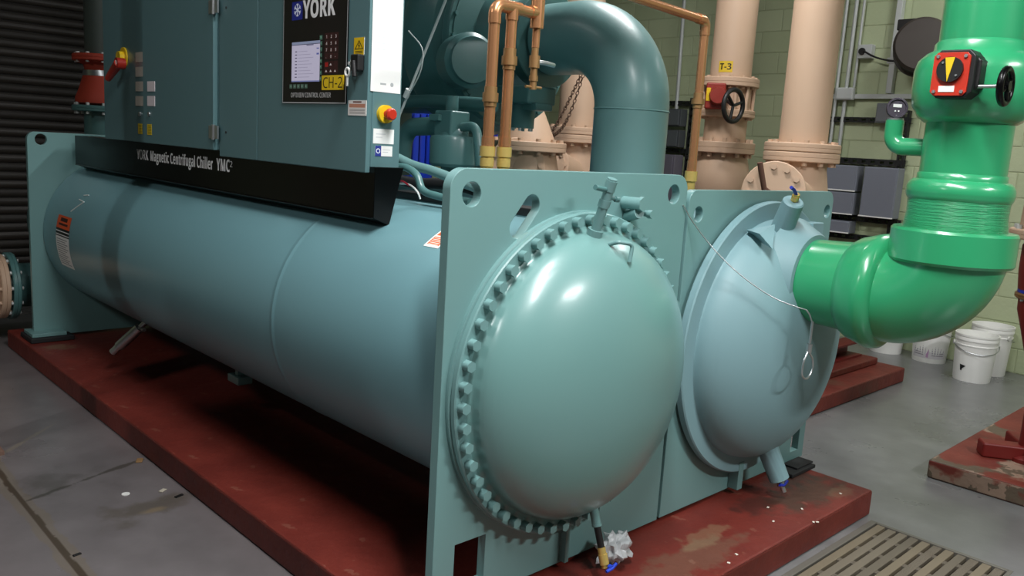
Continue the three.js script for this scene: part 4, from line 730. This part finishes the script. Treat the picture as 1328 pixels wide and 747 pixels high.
function strainer(name, label, a, fy, capC, capR, capDir, base) { // riser on a flanged strainer with a round bolted cover
  const t = thing(name, label, 'pipe', [a.x, base, a.z]);
  obj('riser', cyl(V(a.x, fy, a.z), V(a.x, CEIL - 0.003, a.z), BR, 48), beige, t);
  flange(t, V(a.x, fy + 0.035, a.z), UP, 0.255, 0.06, 12, 0.02, beige, beige, 'upper_flange', 0.018);
  flange(t, V(a.x, fy - 0.03, a.z), UP, 0.255, 0.065, 12, 0.02, beige, beige, 'lower_flange', 0.026);
  obj('strainer_body', [lathe([[0.175, fy - 0.02], [0.18, fy - 0.12], [0.21, fy - 0.3], [0.21, fy - 0.5], [0.17, fy - 0.7], [0.1, fy - 0.85], [0.1, base]], V(a.x, 0, a.z), UP, 44, 1.0), cyl(V(a.x, fy - 0.36, a.z), capC, capR * 0.84, 40)], beige, t);
  flange(t, capC, capDir, capR, 0.055, 12, 0.02, beige, beige, 'cover', 0.014);
  return t;
}
{
  const a = V(5.53, 0, -2.88), dir = V(-0.93, 0.1, 0.36).normalize();
  const t = strainer('beige_strainer_pipe', 'beige riser pipe on a strainer with a tilted round bolted cover', a, 1.665, atDepth(1003, 250, 5.35), 0.2, dir, 0.16);
  const c = atDepth(985, 215, 5.2);
  obj('cover_bracket', [sweep([c.clone().add(V(0, 0.02, 0)), c.clone().add(V(0.05, -0.14, 0.02)), c.clone().add(V(0.16, -0.2, 0.06))], 0.018, 10)], M(0x6b4a3c, 0.6), t);
}
{
  const a = V(5.34, 0, -4.82);
  strainer('beige_strainer_pipe', 'beige riser pipe and strainer cover seen through the pipe bend, with hanging chain', a, 1.71, atDepth(708, 214, 6.6), 0.185, V(-0.8, 0.12, 0.59).normalize(), 0.16);
  const t = thing('pump_suction_cone', 'shaded beige reducer cone and flange below the dark compressor', 'pipe', [4.83, 0.16, -4.6]);
  const p = atDepth(684, 186, 6.0);
  obj('cone', lathe([[0.1, p.y + 0.24], [0.12, p.y + 0.2], [0.19, p.y + 0.04], [0.2, p.y]], V(p.x, 0, p.z), UP, 40, 0.8), beige, t);
  flange(t, V(p.x, p.y - 0.02, p.z), UP, 0.28, 0.07, 12, 0.02, beige, beige, 'flange', 0.02);
  obj('body', lathe([[0.16, 0.16], [0.2, 0.8], [0.26, p.y - 0.3], [0.2, p.y - 0.03]], V(p.x, 0, p.z), UP, 40, 1), beige, t);
  const q = atDepth(670, 216, 5.85); flange(t, q, V(-0.7, 0.1, 0.7).normalize(), 0.2, 0.06, 12, 0.018, beige, beige, 'cover', 0.014);
  // chain
  const ch = thing('hanging_chain', 'rusty link chain draped in front of the beige riser', 'chain', [5.1, 1.6, -4.5]);
  const lg = new THREE.TorusGeometry(0.0115, 0.0035, 6, 14).scale(1, 1.5, 1), cm = Phys(0x5b4638, 0.5, { metalness: 0.5 });
  const c0 = atDepth(753, 98, 6.6), c1 = atDepth(713, 176, 6.55), c2 = atDepth(708, 188, 6.55);
  for (const off of [0, 0.07]) {
    const n = 25; for (let k = 0; k < n; k++) { const f = k / (n - 1), pp = c0.clone().lerp(c1, f); pp.y -= 0.07 * Math.sin(f * Math.PI) * (off ? 1.6 : 0.3); pp.x += off * 0.4; const d = c1.clone().sub(c0).normalize(); const qq = quatTo(d).multiply(new THREE.Quaternion().setFromAxisAngle(UP, k % 2 ? Math.PI / 2 : 0)); put('link', lg, cm, ch, pp, qq); }
  }
  for (let k = 0; k < 3; k++) put('link', lg, cm, ch, c1.clone().lerp(c2, k / 2), new THREE.Quaternion().setFromAxisAngle(UP, k % 2 ? 1.57 : 0));
}
{ // blue vertical pump motors seen under the compressor
  for (const [px, py, d, lab] of [[617, 150, 6.75, 'blue vertical pump motor seen behind the copper risers'], [537, 149, 6.9, 'blue vertical pump motor seen behind the cabinet end']]) {
    const c = atDepth(px, py, d), t = thing('pump_motor', lab, 'motor', [c.x, 0.16, c.z]), ax = V(c.x, 0, c.z);
    obj('frame', lathe([[0, 0.16 + 1.0], [0.17, 1.16], [0.17, c.y + 0.02], [0.1, c.y + 0.12], [0, c.y + 0.13]], ax, UP, 40, 0.4), bluePlastic, t);
    const fins = []; for (let k = 0; k < 20; k++) fins.push(new THREE.BoxGeometry(0.02, 0.45, 0.01).translate(0.178, c.y - 0.22, 0).rotateY(k / 20 * 6.283).translate(c.x, 0, c.z));
    obj('fins', fins, blueDeep, t);
    obj('terminal_box', new RoundedBoxGeometry(0.12, 0.16, 0.14, 2, 0.01).translate(0.2, c.y - 0.2, 0).rotateY(2.2).translate(c.x, 0, c.z), bluePlastic, t);
    obj('pump_casing', lathe([[0.2, 0.16], [0.2, 0.22], [0.12, 0.26], [0.12, 0.5], [0.24, 0.6], [0.26, 0.75], [0.2, 0.9], [0.14, 1.0], [0.2, 1.1], [0.2, 1.17], [0.1, 1.17]], ax, UP, 40, 0.5), black, t);
  }
}
// ================================================================ WALL SERVICES
const XS = XW - 0.055;                        // face of things fixed to the right wall
function perforated(z0, z1, y0, y1, horizontal, x = XS) {   // slotted strut channel, face to -x
  const s = new THREE.Shape(); s.moveTo(z0, y0); s.lineTo(z1, y0); s.lineTo(z1, y1); s.lineTo(z0, y1); s.closePath();
  const L = horizontal ? z1 - z0 : y1 - y0, n = Math.floor(L / 0.075), w = horizontal ? y1 - y0 : z1 - z0;
  for (let k = 0; k < n; k++) { const c = (horizontal ? z0 : y0) + (k + 0.5) * L / n, hl = 0.018, hw = w * 0.2, p = new THREE.Path();
    const [a, b, cc, d] = horizontal ? [c - hl, c + hl, (y0 + y1) / 2 - hw, (y0 + y1) / 2 + hw] : [(z0 + z1) / 2 - hw, (z0 + z1) / 2 + hw, c - hl, c + hl];
    p.moveTo(a, cc); p.lineTo(a, d); p.lineTo(b, d); p.lineTo(b, cc); p.closePath(); s.holes.push(p); }
  const g = new THREE.ExtrudeGeometry(s, { depth: 0.004, bevelEnabled: false }); g.rotateY(-Math.PI / 2); g.translate(x, 0, 0);
  const e = horizontal ? [box(x, XW - 0.012, y0, y0 + 0.003, z0, z1), box(x, XW - 0.012, y1 - 0.003, y1, z0, z1)] : [box(x, XW - 0.012, y0, y1, z0, z0 + 0.003), box(x, XW - 0.012, y0, y1, z1 - 0.003, z1)];
  return [g, ...e];
}
{
  const t = thing('strut_rack', 'black slotted strut frame on the green block wall', 'wall rack', [XS, 1.0, -3.35]);
  obj('rail', perforated(-3.74, -2.98, 1.99, 2.035, true), strutBlack, t);
  obj('rail', perforated(-3.72, -2.98, 1.615, 1.67, true), strutBlack, t);
  obj('rail', perforated(-3.72, -2.95, 1.1, 1.15, true), strutBlack, t);
  obj('rail', perforated(-3.72, -2.95, 0.93, 0.98, true), strutBlack, t);
  obj('upright', perforated(-3.06, -3.0, 0.9, 2.1, false, XS - 0.005), strutBlack, t);
  obj('upright', perforated(-3.78, -3.73, 0.9, 2.3, false, XS - 0.005), strutBlack, t);
  obj('grey_rail', [box(XS, XW - 0.012, 2.2, 2.24, -3.72, -2.85)], galv, t);
}
for (const [z0, z1, y0, y1, lab] of [[-3.63, -3.33, 1.37, 1.6, 'small grey electrical enclosure at the top of the strut rack'], [-3.63, -3.33, 1.16, 1.36, 'small grey electrical enclosure below another on the strut rack'], [-3.6, -3.34, 0.99, 1.1, 'shallow grey box at the foot of the strut rack'], [-3.27, -2.97, 1.16, 1.6, 'tall grey electrical enclosure with a dark gap beside it']]) {
  const t = thing('electrical_box', lab, 'electrical box', [XS - 0.08, y0, (z0 + z1) / 2]);
  obj('enclosure', box(XS - 0.15, XS - 0.013, y0, y1, z0, z1, 0.006), panelGrey, t);
  obj('cover', box(XS - 0.16, XS - 0.149, y0 + 0.008, y1 - 0.008, z0 + 0.008, z1 - 0.008, 0.004), panelGrey, t);
  obj('edge_trim', box(XS - 0.163, XS - 0.15, y0, y0 + 0.01, z0, z1), white, t);
}
{
  const t = thing('conduit_strut', 'grey vertical steel strut rising up the green wall', 'conduit', [XS, 2.2, -3.2]);
  obj('channel', box(XS - 0.02, XW - 0.012, 2.245, CEIL - 0.003, -3.23, -3.18, 0.004), galv, t);
  obj('clamp', box(XS - 0.03, XS, 2.5, 2.55, -3.25, -3.16, 0.004), galv, t);
}
for (const [z, y0, r, lab] of [[-3.6, 1.68, 0.017, 'thin steel conduit dropping to the strut rack'], [-3.69, 0.5, 0.014, 'slim conduit beside the beige strainer riser'], [-3.53, 2.3, 0.012, 'short slim conduit ending at the grey rail']])
  tag(obj('wall_conduit', [cyl(V(XW - 0.05, y0, z), V(XW - 0.05, CEIL, z), r, 14)], galv), lab, 'conduit');
tag(obj('wall_conduit', [cyl(V(XW - 0.05, 1.9, -5.45), V(XW - 0.05, CEIL, -5.5), 0.02, 14)], galv), 'steel conduit on the wall behind the copper drop', 'conduit');
{
  const p = at(1123, 67, 'x', XS), t = thing('junction_box', 'square grey junction box with a black cable on the wall', 'junction box', [XS, p.y, p.z]);
  obj('box', box(XS - 0.03, XW - 0.012, p.y - 0.06, p.y + 0.06, p.z - 0.065, p.z + 0.065, 0.006), galv, t);
  obj('socket', cyl(V(XS - 0.045, p.y, p.z - 0.02), V(XS - 0.03, p.y, p.z - 0.02), 0.03, 20), black, t);
  obj('cable', sweep(curve([V(XS - 0.05, p.y, p.z), at(1135, 74, 'x', XS - 0.05), at(1150, 78, 'x', XS - 0.04), at(1175, 80, 'x', XS - 0.02)], 20), 0.008, 8), black, t);
  const q = at(1098, 122, 'x', XS), t2 = thing('junction_box', 'small grey conduit box on the end of the grey rail', 'junction box', [XS, q.y, q.z]);
  obj('box', box(XS - 0.05, XS - 0.002, q.y - 0.055, q.y + 0.055, q.z - 0.08, q.z + 0.08, 0.008), galv, t2);
  obj('cover', box(XS - 0.056, XS - 0.05, q.y - 0.045, q.y + 0.045, q.z - 0.07, q.z + 0.07, 0.004), galv, t2);
  const w = at(1155, 145, 'x', XS), t3 = thing('junction_box', 'grey box on the strut behind the thermometer', 'junction box', [XS, w.y, w.z]);
  obj('box', box(XS - 0.07, XS - 0.006, w.y - 0.1, w.y + 0.07, w.z - 0.1, w.z + 0.1, 0.008), dullGrey, t3);
  obj('cover', box(XS - 0.078, XS - 0.07, w.y - 0.09, w.y + 0.06, w.z - 0.09, w.z + 0.09, 0.005), dullGrey, t3);
}
{ // dark hose reel on the wall behind the valve
  const p = at(1196, 62, 'x', 7.3), t = thing('hose_reel', 'dark brown round hose reel on the wall behind the green valve', 'hose reel', [7.3, p.y - 0.3, p.z]);
  const dk = M(0x3b342f, 0.6);
  obj('drum', lathe([[0, -0.14], [0.2, -0.14], [0.22, -0.12], [0.22, -0.09], [0.13, -0.08], [0.13, 0.08], [0.22, 0.09], [0.22, 0.12], [0.2, 0.14], [0, 0.14]], p, V(-0.93, 0.1, 0.36), 44, 0.5), dk, t);
  const hs = []; for (let k = 0; k < 5; k++) hs.push(new THREE.TorusGeometry(0.17 + (k % 2) * 0.02, 0.02, 10, 40).applyQuaternion(new THREE.Quaternion().setFromUnitVectors(V(0, 0, 1), V(-0.93, 0.1, 0.36).normalize())).translate(p.x - 0.06 * 0.93 + k * 0.028, p.y, p.z + 0.02 - k * 0.011));
  obj('hose', hs, black, t);
  const q = at(1176, 32, 'x', 7.35);
  obj('arm', [sweep([q, p.clone().add(V(0, 0.12, 0))], 0.03, 10), box(q.x - 0.05, q.x + 0.06, q.y - 0.05, q.y + 0.04, q.z - 0.06, q.z + 0.12, 0.01), box(p.x + 0.1, XW - 0.012, p.y - 0.06, p.y + 0.06, p.z - 0.06, p.z + 0.06)], black, t);
  const wl = at(1172, 100, 'x', 7.3);
  obj('hose_tail', sweep(curve([at(1172, 44, 'x', 7.3), at(1162, 52, 'x', 7.3), at(1163, 70, 'x', 7.3), at(1168, 80, 'x', 7.3)], 16), 0.012, 8), black, t);
}
{ // equipment on the wall seen between the pipe bend and the copper drop
  const t = thing('strut_rack', 'black strut frame with grey boxes beyond the copper drop', 'wall rack', [XS, 1.2, -5.4]);
  obj('rail', perforated(-5.75, -5.15, 2.12, 2.17, true), strutBlack, t);
  obj('rail', perforated(-5.75, -5.15, 1.62, 1.67, true), strutBlack, t);
  obj('upright', perforated(-5.28, -5.22, 1.2, 2.2, false, XS - 0.004), strutBlack, t);
  for (const [y0, y1] of [[1.9, 2.08], [1.68, 1.86]]) { const b = thing('electrical_box', y0 > 1.8 ? 'upper dark grey box beyond the copper drop' : 'lower dark grey box beyond the copper drop', 'electrical box', [XS - 0.06, y0, -5.45]); obj('enclosure', box(XS - 0.12, XS - 0.006, y0, y1, -5.65, -5.3, 0.006), M(0x494d50, 0.5), b); obj('cover', box(XS - 0.13, XS - 0.12, y0 + 0.01, y1 - 0.01, -5.63, -5.32, 0.004), M(0x555a5d, 0.5), b); }
  const b = thing('electrical_box', 'tall purple-grey enclosure low on the wall beyond the pipe bend', 'electrical box', [XS - 0.06, 1.1, -5.45]);
  obj('enclosure', box(XS - 0.16, XS - 0.006, 1.05, 1.6, -5.75, -5.3, 0.008), M(0x6a6672, 0.5), b); obj('cover', box(XS - 0.17, XS - 0.159, 1.07, 1.58, -5.73, -5.32, 0.005), M(0x6e6a76, 0.5), b);
}
// ================================================================ BUCKETS
function bucket(pos, h, turn, label, print) {
  pos.x = Math.min(pos.x, 7.455);
  const t = thing('plastic_bucket', label, 'bucket', [pos.x, 0, pos.z], 'white buckets by the wall');
  const body = obj('pail', lathe([[0, 0.004], [0.122, 0.004], [0.13, 0], [0.132, 0.008], [0.147, h - 0.09], [0.153, h - 0.088], [0.153, h - 0.08], [0.147, h - 0.076], [0.149, h - 0.05], [0.155, h - 0.048], [0.155, h - 0.03], [0.151, h - 0.02], [0.156, h - 0.015], [0.156, h], [0.148, h], [0.143, h - 0.03], [0.126, 0.012], [0, 0.012]], V(pos.x, 0, pos.z), UP, 44, 0.5), M(0xf2f2ee, 0.42), t);
  const d = V(Math.cos(turn), 0, Math.sin(turn)), s = d.clone().cross(UP).normalize(), c = V(pos.x, h - 0.08, pos.z);
  const pts = []; for (let k = 0; k <= 14; k++) { const a = k / 14 * Math.PI; pts.push(c.clone().addScaledVector(s, Math.cos(a) * 0.16).addScaledVector(d, Math.sin(a) * 0.165).add(V(0, -0.06 * Math.sin(a), 0))); }
  obj('wire_handle', sweep(pts, 0.0035, 8), steel, t);
  for (const k of [-1, 1]) { const e = c.clone().addScaledVector(s, k * 0.15); obj('handle_ear', cyl(e, e.clone().addScaledVector(s, k * 0.014), 0.018, 14), M(0xd4d5cf, 0.45), t); }
  if (print) {
    const pos2 = [], uv = [], idx = [], n = 12, a0 = Math.atan2(-pos.z, -pos.x); for (let i = 0; i <= n; i++) for (let j = 0; j < 2; j++) { const a = a0 + 1.1 - 2.1 * i / n, r = j ? 0.1445 : 0.1345; pos2.push(pos.x + Math.cos(a) * r, j ? h - 0.11 : 0.04, pos.z + Math.sin(a) * r); uv.push(i / n, j); }
    for (let i = 0; i < n; i++) { const k = i * 2; idx.push(k, k + 2, k + 1, k + 2, k + 3, k + 1); }
    const g = new THREE.BufferGeometry(); g.setAttribute('position', new THREE.Float32BufferAttribute(pos2, 3)); g.setAttribute('uv', new THREE.Float32BufferAttribute(uv, 2)); g.setIndex(idx); g.computeVertexNormals();
    obj('printed_label', g, M(0xffffff, 0.5, { side: THREE.DoubleSide, map: canvasTex(256, 256, (c2) => { c2.fillStyle = '#cfccd0'; c2.fillRect(0, 0, 256, 256); c2.fillStyle = '#8f8c93'; for (let y = 20; y < 240; y += 22) { c2.fillRect(14, y, 80, 9); c2.fillRect(150, y, 90, 9); } c2.fillStyle = '#b58fb5'; c2.fillRect(112, 10, 16, 236); }) }), t);
  }
  return t;
}
{
  const b = bucket(at(1259, 492, 'y', 0), 0.37, 2.6, 'front white bucket with a wire handle and a black smudge by the wall');
  const c = at(1259, 492, 'y', 0); c.x = Math.min(c.x, 7.455); const n = V(-0.97, 0, -0.1).normalize();
  const sm = new THREE.Shape(); sm.moveTo(-0.006, 0.028); sm.lineTo(0.046, 0.022); sm.lineTo(0.018, -0.002); sm.lineTo(0.012, -0.022); sm.lineTo(0.002, -0.016); sm.closePath();
  const g = new THREE.ShapeGeometry(sm); const p = at(1236, 476, 'y', 0.1); const dd = V(-0.9, 0, -0.35).normalize();
  g.rotateY(Math.atan2(dd.x, dd.z)); g.translate(c.x + dd.x * 0.14, 0.105, c.z + dd.z * 0.14);
  obj('black_smudge', g, M(0x1a1a1a, 0.6, { side: THREE.DoubleSide }), b);
}
bucket(at(1291, 478, 'y', 0), 0.4, 0.4, 'white bucket directly behind the front bucket, against the wall');
bucket(at(1213, 464, 'y', 0), 0.37, 1.2, 'white bucket with printed grey label beside the front bucket', true);
bucket(at(1158, 452, 'y', 0), 0.34, 2.0, 'white bucket mostly hidden behind the green elbow');
// ================================================================ RED STRAINER AT THE RIGHT
{
  const c = at(1337, 597, 'y', 0.1), t = thing('red_strainer', 'dark red pipe strainer on a footed stand on the worn red plinth', 'strainer', [c.x, 0.1, c.z]);
  obj('stand', lathe([[0.12, 0.1], [0.12, 0.12], [0.075, 0.14], [0.068, 0.2], [0.068, 0.5]], V(c.x, 0, c.z), UP, 36, 0.5), redDark, t);
  const f = []; for (let k = 0; k < 4; k++) { const a = k * Math.PI / 2 + 0.6; f.push(new RoundedBoxGeometry(0.26, 0.08, 0.1, 2, 0.012).translate(0.13, 0.14, 0).rotateY(a).translate(c.x, 0, c.z)); }
  for (const g of f) obj('foot', g, redDark, t);
  const Y = (py) => { const r = ray(1337, py), k = Math.hypot(c.x, c.z) / Math.hypot(r.x, r.z); return camera.position.y + r.y * k; };
  obj('bulb', lathe([[0.068, Y(520)], [0.08, Y(495)], [0.105, Y(465)], [0.145, Y(430)], [0.178, Y(402)], [0.18, Y(388)]], V(c.x, 0, c.z), UP, 40, 1), redDark, t);
  flange(t, V(c.x, Y(383), c.z), UP, 0.2, 0.03, 10, 0.012, bronze, galv, 'band_flange', 0.012);
  obj('blue_band', cyl(V(c.x, Y(379), c.z), V(c.x, Y(375), c.z), 0.19, 36), blueDeep, t);
  obj('upper_body', lathe([[0.19, Y(375)], [0.2, Y(350)], [0.2, Y(318)], [0.18, Y(312)]], V(c.x, 0, c.z), UP, 40, 0.6), redDark, t);
  flange(t, V(c.x, Y(303), c.z), UP, 0.27, 0.05, 12, 0.016, beige, galv, 'upper_flange', 0.02);
  obj('beige_elbow', sweep(arcPath([V(c.x, Y(300), c.z), V(c.x, Y(240), c.z), V(c.x + 0.9, Y(215), c.z)], 0.2, 12), 0.225, 40), beige, t);
}
{ // air duct added above the frame, shaped to shade the compressor and pipe tops
  const t = thing('shade_duct', 'unseen galvanised air duct added above the two vessels to shade the compressor', 'duct', [4.45, 2.92, -2.22]);
  obj('duct', box(3.9, 6.6, 2.92, 3.4, -2.45, -2.0, 0.004), galv, t);
  { const s = new THREE.Shape(); s.moveTo(2.0, 2.54); s.lineTo(3.5, 2.54); s.lineTo(3.9, 2.92); s.lineTo(3.9, 3.4); s.lineTo(2.0, 3.4); s.closePath(); obj('duct_drop', extrudeXY(s, -2.45, -2.0, 0.003), galv, t); }
  for (const x of [4.4, 5.6]) obj('joint_flange', box(x - 0.015, x + 0.015, 2.895, 3.425, -2.475, -1.975), galv, t);
  for (const x of [4.1, 5.2, 6.3]) { obj('hanger', box(x - 0.02, x + 0.02, 2.875, 2.893, -2.52, -1.93), galv, t); for (const z of [-2.5, -1.95]) obj('hanger_rod', cyl(V(x, 2.88, z), V(x, CEIL - 0.002, z), 0.006, 8), galv, t); }
}
// ================================================================ COLUMN AND ADDED SHADE CABINET left of the frame
tag(obj('steel_column', [cyl(V(0.8, 0, -4.5), V(0.8, CEIL, -4.5), 0.1, 32), box(0.66, 0.94, 0, 0.02, -4.64, -4.36)], M(0x7a5f52, 0.6)), 'brown painted round column standing opposite the drive cabinet', 'column');
{ // out-of-view cabinet added to block the side lamp and shade the plinth
  const t = thing('shade_cabinet', 'unseen grey steel tool cabinet added to shade the plinth and shell', 'cabinet', [0.2, 0, -3.1]), m = M(0x5c5f60, 0.5);
  obj('body', box(0.0, 0.4, 0.05, 1.65, -3.75, -2.45, 0.01), m, t); obj('base', box(0.02, 0.38, 0, 0.05, -3.72, -2.48), black, t);
  for (const z of [-3.42, -2.78]) { const d = obj('door', box(0.4, 0.42, 0.08, 1.62, z - 0.31, z + 0.31, 0.005), m, t); obj('handle', box(0.42, 0.44, 0.8, 0.95, z < -3 ? z + 0.25 : z - 0.27, z < -3 ? z + 0.27 : z - 0.25, 0.004), steel, d); }
}
// ================================================================ SMALL LITTER
{
  let g = new THREE.IcosahedronGeometry(0.055, 5); const p = g.attributes.position;
  const h = (x, y, z) => Math.sin(x * 71 + y * 43) * Math.sin(y * 83 + z * 37) * Math.sin(z * 97 + x * 29);
  for (let i = 0; i < p.count; i++) { const v = V(p.getX(i), p.getY(i), p.getZ(i)), k = 1 + 0.55 * h(v.x, v.y, v.z) + 0.25 * Math.abs(Math.sin(v.x * 150 + v.z * 90)); v.multiplyScalar(k); v.y *= 0.75; p.setXYZ(i, v.x * 1.15, v.y * 1.05, v.z * 0.75); }
  g = toCreasedNormals(g, 0.6); g.computeBoundingBox(); const c = at(796, 733, 'y', PY); g.translate(c.x, PY - g.boundingBox.min.y, c.z);
  tag(obj('crumpled_plastic', g, Phys(0xd4d8da, 0.35, { transmission: 0.35, thickness: 0 })), 'crumpled clear plastic scrap under the brass drain valve', 'plastic scrap');
}
const chip = new RoundedBoxGeometry(0.012, 0.004, 0.009, 1, 0.0015), chipM = M(0xdcd6c8, 0.6);
for (const [px, py] of [[996, 658], [955, 719], [1003, 676], [1040, 660], [1055, 677], [1060, 677], [1090, 640], [945, 730]])
  tag(put('paint_chip', chip, chipM, scene, at(px, py, 'y', PY + 0.002).setY(PY + 0.0022), new THREE.Quaternion().setFromAxisAngle(UP, rnd() * 6)), 'tiny pale paint chip on the front of the red plinth', 'debris', 'paint chips on the plinth');
tag(obj('white_washer', lathe([[0, 0], [0.017, 0], [0.017, 0.003], [0, 0.003]], at(163, 641, 'y', 0), UP, 20, 0.4), white), 'small round white disc on the worn floor', 'debris');
tag(put('paper_scrap', new RoundedBoxGeometry(0.035, 0.005, 0.02, 1, 0.002), M(0xb9b2a2, 0.8), scene, at(211, 636, 'y', 0.003), new THREE.Quaternion().setFromAxisAngle(UP, 0.6)), 'small pale paper scrap beside the white disc', 'debris');
tag(put('dry_leaf', new RoundedBoxGeometry(0.05, 0.006, 0.03, 1, 0.003), M(0x8a6a44, 0.8), scene, at(181, 597, 'y', 0.0035), new THREE.Quaternion().setFromAxisAngle(UP, 1.1)), 'dry brown leaf on the floor by the plinth edge', 'debris');
tag(put('dark_chip', new RoundedBoxGeometry(0.04, 0.005, 0.015, 1, 0.002), black, scene, at(232, 643, 'y', 0.003), new THREE.Quaternion().setFromAxisAngle(UP, 0.3)), 'small black chip on the floor near the plinth edge', 'debris');
tag(put('dark_chip', new RoundedBoxGeometry(0.03, 0.005, 0.012, 1, 0.002), black, scene, at(100, 719, 'y', 0.003), new THREE.Quaternion().setFromAxisAngle(UP, 0.2)), 'small black chip beside the floor joint', 'debris');

// ================================================================ CEILING LIGHTS
for (const [x, z, turn, power, len, where] of LAMPS) {
  const t = thing('ceiling_light', 'long fluorescent ceiling light ' + where, 'light', [x, CEIL - 0.14, z], 'ceiling lights');
  t.rotation.y = turn; bases.set(t, V(0, 0, 0));
  obj('housing', box(-len / 2 - 0.05, len / 2 + 0.05, 0.06, 0.14, -0.16, 0.16, 0.01), white, t);
  const tube = new THREE.MeshStandardMaterial({ color: 0xffffff, emissive: LAMP_COLOUR, emissiveIntensity: 6 });
  for (const s of [-0.07, 0.07]) obj('tube', cyl(V(-len / 2, 0.03, s), V(len / 2, 0.03, s), 0.018, 14), tube, t);
  const L = new THREE.RectAreaLight(LAMP_COLOUR, power, len, 0.24); L.rotation.x = -Math.PI / 2; L.position.set(0, 0.0, 0); t.add(L);
}
renderer.render(scene, camera);
